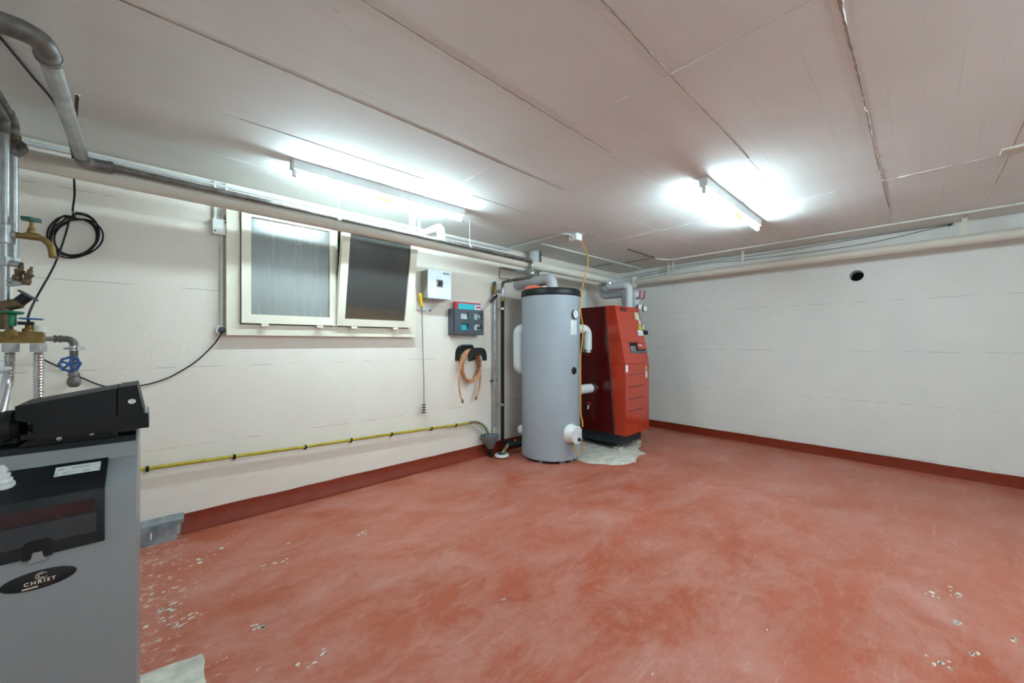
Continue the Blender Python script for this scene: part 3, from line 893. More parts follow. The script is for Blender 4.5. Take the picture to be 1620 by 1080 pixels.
dec('long_sticker', 4.245, 4.285, .803, .885, 'labelw', front)
dec('dark_nameplate', 3.897, 4.035, 1.580, 1.626, 'redside', top)
dec('colour_sticker', 4.205, 4.297, 1.490, 1.582, 'mixl', top, 'green and white sticker')
dec('white_sticker', 4.268, 4.306, 1.436, 1.486, 'white', top)
dec('green_sticker', 4.237, 4.312, 1.370, 1.428, 'greenl', top)
dec('white_label', 4.200, 4.318, 1.301, 1.367, 'labelw', top)
dec('control_recess', 3.950, 4.318, 1.095, 1.220, 'blackmat', mid)
dec('display', 3.962, 4.075, 1.118, 1.178, 'screen', mid, off=.003)
dec('display_bezel', 3.955, 4.318, 1.096, 1.126, 'slate', mid, off=.0025)
fl = dec('control_flap', 4.118, 4.319, 1.141, 1.219, 'red', mid, off=.012)
bm = text_bm('Hoval', .036, Matrix.Translation((4.170, fy(1.186) - .0135, 1.187)) @ Matrix.Rotation(-math.atan(sl), 4, 'X') @ FACE_Y, .0006, .0012)
obj('lettering', bm, 'white', fl, label='white lettering')
bm = B(); box(bm, 4.275, 4.305, fy(1.11) - .0045, fy(1.11) - .002, 1.107, 1.112)
obj('small_print', bm, 'white', mid)
obj('cable_port', L([(.022, 0), (.022, .004), (.019, .005), (.016, .002), (0, .002)], (X0 + .001, 2.56, 1.445), (-1, 0, 0), 20), 'blackmat', t)
# drain cock on the dark side
v = obj('drain_cock', T([(X0 + .002, 2.69, .475), (X0 - .045, 2.69, .475)], .013, 12), 'brass', t)
obj('cock_outlet', T(fillet([(X0 - .035, 2.69, .475), (X0 - .062, 2.675, .472), (X0 - .066, 2.672, .435)], .02), .012, 12), 'chrome', v)
obj('cock_handle', rbox(X0 - .050, X0 - .020, 2.665, 2.715, .498, .512, .004), 'redpl', v)
# safety group beyond the right side
v = obj('safety_group', T([(X1 - .002, 2.40, 1.345), (4.40, 2.40, 1.345)], .018, 12), 'brass', t)
obj('group_block', rbox(4.395, 4.585, 2.365, 2.435, 1.318, 1.368, .006), 'blackmat', v)
obj('group_block', rbox(4.395, 4.455, 2.362, 2.438, 1.318, 1.428, .006), 'blackmat', v)
obj('group_gauge', L([(.030, 0), (.034, .004), (.034, .022), (.030, .026), (0, .024)], (4.465, 2.385, 1.408), (0, -1, 0), 20), 'conduit', v)
obj('relief_valve', L([(.018, 0), (.018, .03), (.026, .034), (.026, .05), (0, .052)], (4.535, 2.40, 1.366), (0, 0, 1), 14), 'bronze', v)
obj('group_outlet', T([(4.42, 2.40, 1.32), (4.42, 2.40, 1.268)], .020, 12), 'bronze', v)
obj('group_print', rbox(4.44, 4.462, 2.3632, 2.3642, 1.338, 1.352, .0002, 1), 'white', v)

# heating pipes over the boiler
def hpipe(pts, lab, ring):
    t = thing('insulated_pipe', lab, 'pipe', pts[0])
    obj('pipe_shell', T(fillet(pts, .07, 10), .048, 24), 'insul', t)
    e = Vector(pts[-1])
    obj('end_ring', T([e - Vector((0, 0, .004)), e + Vector((0, 0, .014))], .0495, 24), 'chrome', t)
hpipe([(4.30, 2.468, 1.642), (4.30, 2.468, 1.933), (4.30, 2.752, 1.933), (4.30, 2.752, 1.978)], 'nearer grey insulated pipe bent over the top of the boiler', .3)
hpipe([(4.46, 2.61, 1.55), (4.46, 2.61, 1.853), (4.46, 2.965, 1.853), (4.46, 2.965, 2.005)], 'farther grey insulated pipe curving below its twin above the boiler', .28)
t = thing('valve_group', 'pair of ball valves with red handles and round gauges behind the boiler', 'valve', (4.50, 2.50, 1.6))
obj('insulated_body', T([(4.475, 2.478, 1.40), (4.475, 2.478, 1.80), (4.475, 2.478, 1.86), (4.475, 2.478, 1.885)], [.05, .05, .046, .02], 20), 'insul', t)
obj('valve_pipe', T([(4.475, 2.478, 1.40), (4.475, 2.478, .0)], .02, 12), 'steel', t)
for dx in (0, .105):
    xx = 4.455 + dx
    hd = obj('ball_valve', T([(xx - .035, 2.425, 1.778), (xx + .012, 2.425, 1.778)], .014, 12), 'galv', t)
    bm = T(fillet([(xx - .002, 2.418, 1.778), (xx + .020, 2.415, 1.800), (xx + .024, 2.412, 1.885)], .02), .0085, 10)
    obj('valve_handle', bm, 'redhandle', hd, label='red lever handle')
    gg = obj('gauge', L([(.040, 0), (.043, .004), (.043, .018), (.040, .02), (0, .018)], (xx - .012 + dx * .25, 2.415, 1.665 - dx * .12), (-.15, -1, 0), 24), 'slate', t)
    obj('gauge_face', L([(.037, 0), (.037, .003), (0, .003)], (xx - .015 + dx * .25, 2.397, 1.665 - dx * .12), (-.15, -1, 0), 24), 'white', gg)
obj('valve_bridge', T([(4.475, 2.478, 1.70), (4.565, 2.46, 1.70)], .018, 12), 'steel', t)

# corner clutter on the window wall behind tank and boiler
t = thing('wall_conduit', 'pale vertical duct on the window wall between tank and boiler', 'conduit', (4.29, 3.19, 0))
obj('duct', rbox(4.27, 4.40, 3.185, WY, .02, 2.0, .003), 'whitecond', t)
obj('duct_side', rbox(4.405, 4.47, 3.195, WY, .02, 2.0, .003), 'conduit', t)
obj('wall_ring', L([(.07, 0), (.075, .01), (.06, .015), (0, .012)], (3.72, WY, 1.90), (0, -1, 0), 24), 'wood', origin=(3.72, WY, 1.83), label='beige round wall plate above the tank lid, right of its pipe', cat='wall plate')

# ------------------------------------------------------------------ pipes at the wall left of the tank
t = thing('galvanised_pipe', 'vertical galvanised pipe with brass valve on top, left of the black pipe', 'pipe', (2.712, 3.175, .2))
obj('pipe', T([(2.712, 3.175, .215), (2.712, 3.175, 1.745)], .0155, 14), 'galv', t)
obj('plastered_end', T([(2.712, 3.175, .20), (2.712, 3.175, .30)], [.018, .019], 12), 'concrete', t)
vb = obj('brass_valve', L([(.018, 0), (.024, .008), (.024, .05), (.018, .055), (.018, .09), (.014, .10), (0, .10)], (2.712, 3.175, 1.745), (0, 0, 1), 14), 'brass', t)
obj('valve_cap', L([(.016, 0), (.018, .006), (.018, .034), (.012, .042), (0, .042)], (2.712, 3.175, 1.842), (0, 0, 1), 14), 'dgreen', vb, label='green valve cap')
obj('valve_link', T([(2.712, 3.175, 1.775), (2.76, 3.10, 1.775)], .013, 12), 'galv', vb)
obj('link_nut', hexnut((2.735, 3.139, 1.775), (.54, -.84, 0), .024, .02), 'galv', vb)
for z in (.80,):
    obj('pipe_bracket', rbox(2.680, 2.745, 3.170, WY, z - .006, z + .006, .002, 1), 'bronze', t)

t = thing('black_pipe', 'vertical black pipe left of the tank running down to the floor', 'pipe', (2.76, 3.10, 0))
obj('pipe', T(fillet([(2.76, 3.10, 1.66), (2.76, 3.10, .13), (2.98, 3.02, .13)], .045, 8), .0195, 16), 'blackrub', t)
obj('steel_tee', L([(.021, 0), (.025, .01), (.021, .02), (.021, .10), (.024, .115), (.020, .125)], (2.76, 3.10, 1.70), (0, 0, 1), 16), 'galv', t)
obj('brass_coupling', L([(.017, 0), (.021, .005), (.021, .038), (.017, .043)], (2.76, 3.10, 1.662), (0, 0, 1), 12), 'brass', t)
for z in (1.585, .545):
    c = obj('pipe_clamp', T([(2.76, 3.10, z - .012), (2.76, 3.10, z + .012)], .0235, 16), 'galv', t)
    obj('clamp_arm', T([(2.75, 3.11, z), (2.74, WY, z)], .005, 8), 'galv', c)
obj('brass_fitting', L([(.017, 0), (.022, .006), (.022, .03), (.014, .034), (.014, .05)], (2.86, 3.025, .150), (.7, -.25, -.25), 12), 'brass', t)
obj('black_valve', T([(2.80, 3.06, .105), (3.02, 2.95, .125)], .034, 14), 'blackrub', t)
obj('drain_tail', T(fillet([(2.80, 3.05, .12), (2.745, 3.02, .095), (2.69, 3.03, .045)], .03), .014, 12), 'olive', t)
obj('tail_clamp', T([(2.76, 3.025, .105), (2.745, 3.022, .095)], .020, 12), 'chrome', t)

# thin brass tube loop above the valve
obj('brass_tube', T(fillet([(3.06, WY - .02, 2.045), (2.785, WY - .04, 2.049), (2.785, WY - .04, 1.937), (2.80, 3.17, 1.925), (2.90, 3.14, 1.93)], .015), .0055, 8), 'brass', origin=(2.8, 3.18, 1.93),
    label='thin bent brass tube above the steel pipe elbow', cat='tube')
t = thing('cable_conduit', 'pair of thin grey conduits just below the cream pipe left of the tank', 'conduit', (2.85, 3.20, 2.04))
obj('conduit_tube', T([(2.84, 3.20, 2.062), (3.22, 3.20, 2.062)], .007, 8), 'conduit', t)
obj('conduit_tube', T([(2.86, 3.20, 2.040), (3.24, 3.20, 2.040)], .007, 8), 'conduit', t)

# yellow pipe along the wall with its clips
ypts = [(-.30, 3.185, .466), (-.063, 3.185, .458), (.395, 3.185, .444), (.836, 3.185, .428), (1.526, 3.185, .412), (2.211, 3.185, .390), (2.40, 3.185, .388)]
t = thing('yellow_pipe', 'thin yellow pipe clipped along the bottom of the window wall', 'pipe', (1.0, 3.185, .4))
obj('pipe', T(ypts, .0115, 12), 'yellow', t)
for x, z in ((-.033, .458), (.395, .444), (.836, .428), (1.176, .421), (1.526, .412), (1.928, .399), (2.211, .390)):
    c = obj('pipe_clip', T([(x - .008, 3.185, z), (x + .008, 3.185, z)], .0138, 12), 'blackmat', t)
    obj('clip_foot', rbox(x - .007, x + .007, 3.185, WY, z - .022, z - .012, .001, 1), 'blackmat', c)
hz = [(2.385, 3.185, .389), (2.45, 3.185, .386), (2.52, 3.18, .360), (2.575, 3.165, .310), (2.605, 3.145, .235)]
t = thing('drain_hose', 'olive hose curving from the yellow pipe into the grey funnel', 'hose', (2.5, 3.18, .23))
obj('hose', T(spline(hz, 6), .0125, 12), 'olive', t)
obj('hose_clip', T([(2.378, 3.185, .389), (2.402, 3.185, .388)], .0145, 12), 'steel', t)
t = thing('drain_hose', 'thinner cream hose tucked under the olive hose at the funnel', 'hose', (2.45, 3.2, .2))
obj('hose', T(spline([(2.12, 3.207, .372), (2.28, 3.205, .372), (2.40, 3.200, .355), (2.49, 3.185, .315), (2.535, 3.165, .265), (2.545, 3.150, .222)], 6), .007, 10), 'cream', t)
obj('hose_end', T([(2.541, 3.155, .250), (2.546, 3.148, .218)], .012, 10), 'dgreen', t)
FX, FYy = 2.60, 3.12
t = thing('drain_funnel', 'grey plastic drain funnel at the skirting below the pipes', 'funnel', (FX, FYy, 0))
obj('cone', L([(.030, .095), (.034, .10), (.095, .222), (.098, .236), (.092, .236), (.088, .222), (.030, .108), (0, .108)], (FX, FYy, 0), (0, 0, 1), 28), 'funnel', t)
obj('spout', T(fillet([(FX, FYy, .10), (FX, FYy, .04), (FX + .02, FYy, .0)], .02), .024, 14), 'blackrub', t)
t = thing('floor_drain', 'round white floor drain cap with dark centre beside the tank', 'floor drain', (2.700, 3.035, 0))
obj('drain_body', L([(.074, .0), (.076, .004), (.076, .024), (.070, .034), (.042, .036), (.040, .030), (0, .030)], (2.695, 3.04, 0), (0, 0, 1), 32), 'white', t)
obj('drain_hole', L([(.045, .0), (.045, .004), (.040, .006), (0, .006)], (2.695, 3.04, .034), (0, 0, 1), 28), 'slate', t)
obj('drain_skirt', L([(.079, 0), (.080, .003), (.078, .012), (.075, .014)], (2.695, 3.04, 0), (0, 0, 1), 32), 'skirt', t)

# ------------------------------------------------------------------ things on the window wall
t = thing('junction_box', 'cream junction box on the wall beside the top of the window frame', 'junction box', (.315, WY, 1.93))
jb = obj('box_body', rbox(.278, .353, 3.172, WY, 1.935, 2.035, .005), 'whitecond', t)
for x, z in ((.289, 1.955), (.343, 2.018)):
    obj('box_screw', L([(.005, 0), (.005, .003), (0, .003)], (x, 3.173, z), (0, -1, 0), 10), 'blackmat', jb)
obj('conduit_stub', T([(.292, 3.203, 2.03), (.290, 3.203, 2.29)], .009, 10), 'whitecond', t)
obj('conduit_stub', T(fillet([(.330, 3.203, 2.03), (.332, 3.203, 2.055), (.352, 3.203, 2.12), (.352, 3.203, 2.29)], .03), .009, 10), 'whitecond', t)
obj('conduit_stub', T([(.326, 3.205, 1.937), (.328, 3.205, 1.325)], .0075, 10), 'whitecond', t)
t = thing('wall_socket', 'round cream wall socket with a black plug beside the window corner', 'socket', (.328, WY, 1.30))
obj('socket_body', L([(.034, 0), (.034, .022), (.029, .028), (.022, .028), (.021, .020), (0, .020)], (.326, WY, 1.300), (0, -1, 0), 28), 'whitecond', t)
pl = obj('plug', L([(.019, 0), (.020, .012), (.015, .022), (0, .024)], (.328, WY - .018, 1.300), (0, -1, 0), 20), 'slate', t, label='black plug')
obj('plug_tail', T([(.328, WY - .036, 1.297), (.324, WY - .040, 1.272)], .007, 10), 'blackrub', pl)
pc = [(.325, WY - .040, 1.278), (.285, WY - .030, 1.205), (.201, WY - .015, 1.101), (.12, WY - .010, 1.035), (.043, WY - .010, .989), (-.064, WY - .010, .958), (-.199, WY - .010, .961), (-.297, WY - .010, 1.018), (-.36, WY - .010, 1.068), (-.421, WY - .012, 1.114), (-.46, WY - .03, 1.15)]
obj('power_cable', T(spline(pc, 6), .0038, 8), 'blackrub', origin=(0, WY, .96), label='black cable sagging along the wall from the round socket', cat='cable')

t = thing('switch_box', 'grey metal switch box with black rotary knob beside the window', 'switch box', (1.955, 3.14, 1.63))
obj('box_body', rbox(1.835, 2.072, 3.092, WY, 1.634, 1.890, .006), 'boxside', t)
ld = obj('box_lid', rbox(1.827, 2.079, 3.080, 3.094, 1.628, 1.897, .004), 'alu', t)
obj('knob_plate', rbox(1.922, 1.987, 3.0775, 3.081, 1.738, 1.806, .001, 1), 'slate', ld)
obj('knob_ring', L([(.030, 0), (.030, .006), (.026, .008), (.022, .006), (0, .006)], (1.954, 3.078, 1.773), (0, -1, 0), 28), 'chrome', ld)
obj('rotary_knob', L([(.021, 0), (.020, .018), (.017, .022), (0, .022)], (1.954, 3.073, 1.773), (0, -1, 0), 24), 'blackpl', ld, label='black rotary knob')
obj('maker_plate', rbox(1.990, 2.058, 3.0785, 3.0805, 1.862, 1.880, .0005, 1), MT['maker'] , ld)
obj('bottom_flange', rbox(1.85, 2.055, 3.10, 3.21, 1.620, 1.634, .002), 'boxside', t)
for pts in ([(1.905, 3.15, 1.625), (1.90, 3.17, 1.57), (1.87, 3.19, 1.528), (1.81, 3.20, 1.525), (1.775, 3.20, 1.56)],
            [(1.93, 3.15, 1.625), (1.93, 3.17, 1.57), (1.90, 3.19, 1.520), (1.84, 3.20, 1.517), (1.765, 3.20, 1.54)],
            [(1.98, 3.15, 1.625), (1.975, 3.18, 1.575), (1.945, 3.20, 1.540), (1.91, 3.20, 1.528)]):
    obj('connection_cable', T(spline(pts, 5), .0045, 8), 'conduit', t)
obj('cable_gland', T([(1.87, 3.198, 1.522), (1.905, 3.198, 1.523)], .008, 8), 'white', t)
obj('cable_nail', T([(1.905, 3.198, 1.523), (1.925, 3.198, 1.525)], .009, 8), 'blackmat', t)

t = thing('flue_brush', 'cleaning brush with yellow handle and long wire hanging under the switch box', 'brush', (1.82, 3.17, .55))
obj('handle', L([(.010, 0), (.013, .01), (.017, .06), (.018, .115), (.014, .128), (0, .130)], (1.812, 3.165, 1.548), (-.14, 0, 1), 16), 'yhandle', t)
obj('handle_ring', T([(1.812, 3.165, 1.552), (1.813, 3.165, 1.540)], .0125, 12), 'brass', t)
obj('twisted_wire', T(spline([(1.812, 3.165, 1.55), (1.820, 3.17, 1.40), (1.834, 3.18, 1.10), (1.843, 3.18, .85), (1.841, 3.175, .56)], 6), .0035, 8), 'wire', t)
bm = B()
for k in range(4):
    z = .560 + k * .024
    lathe(bm, [(.004, -.004), (.021, .001), (.022, .005), (.004, .011)], (1.841, 3.175, z), (random.uniform(-.3, .3), 0, 1), 12)
obj('bristles', bm, 'bronze', t)

# document holder, folder, screwdriver
t = thing('document_holder', 'dark grey plastic wall holder with four square windows', 'document holder', (2.326, 3.16, 1.30))
hx0, hx1, hz0, hz1 = 2.140, 2.512, 1.300, 1.552
bm = B()
wx = [hx0, 2.222, 2.318, 2.383, 2.483, hx1]
wz = [hz0, 1.346, 1.408, 1.454, 1.516, hz1]
for i in range(5):
    for j in range(5):
        if i in (1, 3) and j in (1, 3): continue
        box(bm, wx[i], wx[i + 1], 3.118, 3.122, wz[j], wz[j + 1])
bmesh.ops.remove_doubles(bm, verts=bm.verts[:], dist=.0001)
obj('front_panel', bm, 'slate', t)
obj('side_panel', rbox(hx0, hx0 + .004, 3.118, WY, hz0, hz1, .001, 1), 'slate', t)
obj('side_panel', rbox(hx1 - .004, hx1, 3.118, WY, hz0, hz1 - .02, .001, 1), 'slate', t)
obj('bottom_panel', rbox(hx0, hx1, 3.118, WY, hz0 - .004, hz0 + .002, .001, 1), 'slate', t)
obj('back_panel', rbox(hx0, hx1, WY - .005, WY, hz0, hz1 - .03, .001, 1), 'slate', t)
t = thing('document_folder', 'cyan and red folder standing in the dark wall holder', 'folder', (2.34, 3.15, 1.304))
obj('red_cover', rbox(2.178, 2.498, 3.150, 3.185, 1.306, 1.628, .003), 'redpl', t)
c = obj('cyan_sheet', rbox(2.212, 2.490, 3.1455, 3.1495, 1.306, 1.612, .0005, 1), 'cyan', t)
obj('white_print', rbox(2.415, 2.490, 3.1445, 3.146, 1.306, 1.604, .0003, 1), 'paper', c)
obj('red_print', rbox(2.430, 2.486, 3.1437, 3.1447, 1.572, 1.592, .0003, 1), 'redpl', c)
obj('white_print', rbox(2.222, 2.318, 3.1437, 3.1455, 1.44, 1.520, .0003, 1), 'paper', c)
obj('dark_print', rbox(2.44, 2.484, 3.1432, 3.1445, 1.352, 1.385, .0003, 1), 'slate', c)
obj('dark_print', rbox(2.45, 2.480, 3.1432, 3.1445, 1.456, 1.478, .0003, 1), 'slate', c)
t = thing('screwdriver', 'screwdriver with dark violet handle leaning out of the wall holder', 'screwdriver', (2.50, 3.14, 1.45))
a, b_ = Vector((2.485, 3.138, 1.525)), Vector((2.728, 3.150, 1.735))
d = (b_ - a).normalized()
obj('blade', T([a - d * .08, a + d * .19], .0042, 8), 'chrome', t)
obj('handle', L([(.006, 0), (.012, .008), (.010, .03), (.0145, .06), (.0145, .11), (.010, .135), (0, .138)], a + d * .185, d, 12), MT.get('violet', 'navy'), t)

# hose holder with the rolled hose
t = thing('hose_holder', 'black plastic hose holder screwed to the wall', 'hose holder', (2.38, 3.17, 1.03))
def arch(x0, x1, z0, z1, inner, y0, y1, nm, mat='blackpl'):
    bm = B(); n = 18
    cx, w_ = (x0 + x1) / 2, (x1 - x0) / 2
    outer, inn = [], []
    for k in range(n + 1):
        a = math.pi * k / n
        c, s_ = math.cos(a), math.sin(a)
        e = 3.5
        den = (abs(c) ** e + abs(s_) ** e) ** (1 / e)
        outer.append((cx - w_ * c / den, z0 + (z1 - z0) * s_ / den))
        inn.append((cx - (w_ * inner) * c, z0 + (z1 - z0) * .58 * s_))
    prism(bm, outer + inn[::-1], 'y', y0, y1)
    return obj(nm, bm, mat, t)
arch(2.222, 2.470, 1.035, 1.192, .62, WY - .012, WY, 'wall_plate')
arch(2.300, 2.532, 1.030, 1.166, .56, 3.090, 3.104, 'front_plate')
for k in range(8):
    a = R(35 + 110 * k / 7)
    xx, zz = 2.385 - math.cos(a) * .085, 1.04 + math.sin(a) * .085
    obj('saddle_rib', rbox(xx - .006, xx + .006, 3.10, WY, zz - .003, zz + .008, .002, 1), 'blackpl', t)
obj('handle_bar', T(fillet([(2.262, WY - .02, 1.165), (2.275, WY - .03, 1.190), (2.42, WY - .03, 1.190), (2.44, WY - .02, 1.165)], .02), .007, 10), 'slate', t)
obj('wall_screw', L([(.009, 0), (.009, .004), (0, .005)], (2.268, WY - .012, 1.170), (0, -1, 0), 10), 'chrome', t)
hp = []
for loop in range(5):
    y = 3.122 + loop * .017
    sx = .118 + .006 * math.sin(loop * 2.1); sz = .150 + .010 * math.cos(loop * 1.7)
    for k in range(16):
        a = R(90) + 2 * math.pi * k / 16
        hp.append((2.385 + sx * math.cos(a) - .012 + loop * .004, y + .017 * k / 16, .975 + sz * math.sin(a) + (.012 if math.sin(a) > .5 else 0)))
start = [(2.234, 3.118, .640), (2.208, 3.116, .72), (2.196, 3.116, .86), (2.225, 3.116, 1.0), (2.29, 3.118, 1.095)]
end = [(2.30, 3.205, 1.10), (2.40, 3.200, 1.13), (2.492, 3.180, 1.04), (2.505, 3.165, .90), (2.490, 3.16, .76), (2.440, 3.155, .640)]
t = thing('garden_hose', 'copper coloured hose rolled up on the black hose holder', 'hose', (2.38, 3.15, .62))
obj('hose', T(spline(start + hp[1:] + end, 3), .0088, 10), 'hose', t)
for p, d in (((2.236, 3.118, .652), (.25, 0, -1)), ((2.447, 3.156, .655), (-.4, 0, -1))):
    c = obj('brass_end', L([(.011, 0), (.013, .006), (.013, .022), (.009, .026), (.011, .038), (0, .038)], p, d, 12), 'brass', t)

# ------------------------------------------------------------------ right wall fittings
t = thing('wall_vent', 'round open vent with pale rim in the plain right wall', 'vent', (WX, VY, VZ - VR))
bm = B()
lathe(bm, [(.0555, .18), (.0555, -.002), (.058, -.008), (.072, -.008), (.077, -.004), (.077, .0)], (WX, VY, VZ), (1, 0, 0), 36)
for f in [f for f in bm.faces if len(f.verts) > 4]:
    bm.faces.remove(f)
obj('vent_sleeve', bm, 'white', t)
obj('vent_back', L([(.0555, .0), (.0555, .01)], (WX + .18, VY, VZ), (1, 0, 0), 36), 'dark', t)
obj('blank_plate', rbox(WX - .007, WX, 1.437, 1.519, 1.972, 2.062, .002), 'wall_r', origin=(WX, 1.478, 1.972), label='small square cover plate on the right wall under the pipe', cat='cover plate')
obj('wire_loop', T(spline([(WX - .008, 2.325, 2.05), (WX - .010, 2.33, 1.98), (WX - .010, 2.31, 1.953), (WX - .010, 2.27, 1.952), (WX - .008, 2.245, 1.975), (WX - .006, 2.225, 2.002)], 5), .003, 6), 'whitecond',
    origin=(WX, 2.28, 1.95), label='small loop of pale wire on the right wall beneath the pipe', cat='wire')
obj('wall_eye', T(spline([(WX, -.191, 2.285), (WX - .02, -.20, 2.288), (WX - .03, -.19, 2.28), (WX - .02, -.18, 2.275)], 4), .006, 8), 'blackmat', origin=(WX, -.19, 2.28), label='dark eye hook high on the right wall holding thin wires', cat='hook')
obj('loose_wire', T(spline([(WX - .02, -.19, 2.288), (WX - .015, .325, 2.284), (WX - .012, 1.122, 2.262), (WX - .012, 1.96, 2.268), (WX - .012, 2.36, 2.260), (WX - .012, 3.12, 2.215)], 6), .0025, 6), 'wire',
    origin=(WX, 1.4, 2.25), label='upper thin dark wire along the top of the right wall', cat='wire')
obj('loose_wire', T(spline([(WX - .02, -.19, 2.284), (WX - .012, .467, 2.215), (WX - .010, 1.445, 2.225), (WX - .010, 1.96, 2.250), (WX - .010, 2.9, 2.19)], 6), .0025, 6), 'wire',
    origin=(WX, 1.4, 2.2), label='lower sagging thin dark wire along the top of the right wall', cat='wire')
obj('ceiling_batten', rbox(3.455, 3.565, -.52, -.315, ROOM_H - .012, ROOM_H + .004, .002), 'wood', origin=(3.51, -.4, ROOM_H - .012), label='short pale wooden batten on the ceiling at the right edge', cat='batten')

# ------------------------------------------------------------------ weathered metal channel beside the softener
t = thing('metal_channel', 'weathered grey metal channel on the floor where the skirting ends', 'metal channel', (0, 3.18, 0))
bm = prism(B(), [(WY, .085), (3.165, .085), (3.165, .112), (3.200, .134), (WY, .134)], 'x', -.50, .134)
obj('upper_rail', bev(bm, .003), 'plinth', t)
bm = prism(B(), [(WY, .0), (3.145, .0), (3.147, .088), (WY, .088)], 'x', -.50, .102)
lowr = obj('lower_rail', bev(bm, .003), 'plinth', t)
obj('paint_streak', rbox(-.020, -.013, 3.1435, 3.1465, .035, .078, .001, 1), 'white', lowr)

# ------------------------------------------------------------------ water inlet pipes in the left corner
def corrugated(pts, r, name, mat, parent, pitch=.012):
    ps = spline(pts, 10)
    # resample evenly
    out, acc = [ps[0]], 0.0
    step = pitch / 2
    for a, b in zip(ps, ps[1:]):
        dd = b - a
        ln = dd.length
        pos = step - acc
        while pos <= ln:
            out.append(a + dd * (pos / ln)); pos += step
        acc = ln - (pos - step)
    rs = [r if i % 2 == 0 else r * .78 for i in range(len(out))]
    return obj(name, tube(B(), out, rs, 14), mat, parent, sharp=25)

def handwheel(c, ax, rad, rr, spokes, mat, parent, name='handwheel', lobes=0, depth=.01):
    c, ax = Vector(c), Vector(ax).normalized()
    u = ax.orthogonal().normalized(); v = ax.cross(u)
    bm = B()
    n = 40
    ring = []
    for k in range(n + 1):
        a = 2 * math.pi * k / n
        q = rad * (1 + (.07 * math.cos(lobes * a) if lobes else 0))
        ring.append(c + (u * math.cos(a) + v * math.sin(a)) * q)
    tube(bm, ring, rr, 8, caps=False)
    for k in range(spokes):
        a = 2 * math.pi * k / spokes
        tube(bm, [c, c + (u * math.cos(a) + v * math.sin(a)) * rad], rr * .85, 8)
    lathe(bm, [(rr * 2.0, -depth), (rr * 2.0, depth), (0, depth)], c, ax, 12)
    return obj(name, bm, mat, parent)

t = thing('inlet_pipe', 'rear galvanised pipe in the left corner dropping from the ceiling', 'pipe', (-.44, 2.65, 1.56))
obj('pipe', T([(-.44, 2.65, 1.56), (-.44, 2.65, 2.03)], .0125, 14), 'galv', t)
obj('ceiling_run', T([(-.433, 2.54, 2.15), (-.420, 1.2, 2.15)], .0135, 14), 'steel', t)
obj('elbow', T(fillet([(-.44, 2.65, 2.02), (-.44, 2.65, 2.15), (-.433, 2.52, 2.15)], .035, 8), .0165, 14), 'steel', t)
for z in (2.03, 2.075, 2.10):
    obj('elbow_collar', T([(-.44, 2.65, z - .006), (-.44, 2.65, z + .006)], .0205, 14), 'bronze' if z > 2.05 else 'steel', t)
obj('bend_fitting', T(fillet([(-.44, 2.65, 2.085), (-.405, 2.64, 2.055), (-.44, 2.65, 2.02)], .02, 6), .015, 12), 'steel', t)
obj('lower_nut', hexnut((-.44, 2.65, 1.558), (0, 0, 1), .019, .022), 'galv', t)
obj('wall_arm', T([(-.44, 2.65, 1.90), (BX, 2.65, 1.90)], .006, 8), 'steel', t)

t = thing('inlet_manifold', 'brass and galvanised water inlet with stopcocks and tap in the left corner', 'stopcock', (-.446, 2.55, 1.2))
obj('riser', T([(-.446, 2.55, 1.27), (-.446, 2.55, 2.09)], .0125, 14), 'galv', t)
obj('riser_elbow', T(fillet([(-.446, 2.55, 2.07), (-.446, 2.55, 2.13), (-.446, 1.6, 2.13)], .03, 6), .015, 14), 'steel', t)
obj('riser_tee', L([(.015, 0), (.0195, .004), (.0195, .076), (.015, .08)], (-.446, 2.55, 1.620), (0, 0, 1), 16), 'galv', t)
obj('tee_branch', T([(-.446, 2.55, 1.660), (-.418, 2.55, 1.660)], .015, 14), 'galv', t)
obj('riser_nut', hexnut((-.446, 2.55, 1.530), (0, 0, 1), .024, .036), 'galv', t)
obj('arm_nut', T([(-.446, 2.55, 1.545), (-.405, 2.53, 1.535)], .013, 12), 'galv', t)
obj('wall_arm', T([(-.446, 2.55, 1.80), (BX, 2.55, 1.80)], .006, 8), 'steel', t)
# bib tap
tp = obj('bib_tap', T(fillet([(-.424, 2.55, 1.660), (-.378, 2.55, 1.660), (-.345, 2.55, 1.658), (-.326, 2.55, 1.632), (-.320, 2.55, 1.588)], .02, 6),
                      .012, 12), 'brass', t)
obj('tap_body', L([(.011, -.022), (.017, -.008), (.017, .008), (.011, .022)], (-.376, 2.55, 1.664), (1, 0, 0), 14), 'brass', tp)
obj('tap_bonnet', L([(.014, 0), (.013, .018), (.009, .022), (.009, .03), (.006, .032), (.006, .055)], (-.378, 2.55, 1.672), (0, 0, 1), 12), 'brass', tp)
obj('tap_lip', L([(.011, 0), (.013, .004), (.013, .012)], (-.320, 2.55, 1.580), (0, 0, 1), 12), 'brass', tp)
obj('tap_handle', bev(prism(B(), [(-.405, 2.535), (-.378, 2.528), (-.352, 2.538), (-.352, 2.562), (-.378, 2.572), (-.405, 2.565)], 'z', 1.726, 1.740), .003), 'dgreen', tp, label='dark green tap handle')
# two small drain cocks
for (x, y, z) in ((-.415, 2.53, 1.470), (-.390, 2.52, 1.455)):
    c = obj('drain_cock', L([(.010, 0), (.014, .006), (.014, .020), (.010, .024), (.012, .036), (.015, .040), (.015, .046), (.008, .050), (.008, .062), (.0045, .066), (.0045, .078), (0, .078)], (x, y, z), (.22, 0, 1), 12), 'bronze', t)
    obj('cock_arm', T([(x, y, z + .008), (-.446, 2.55, z - .005)], .0085, 10), 'galv', c)
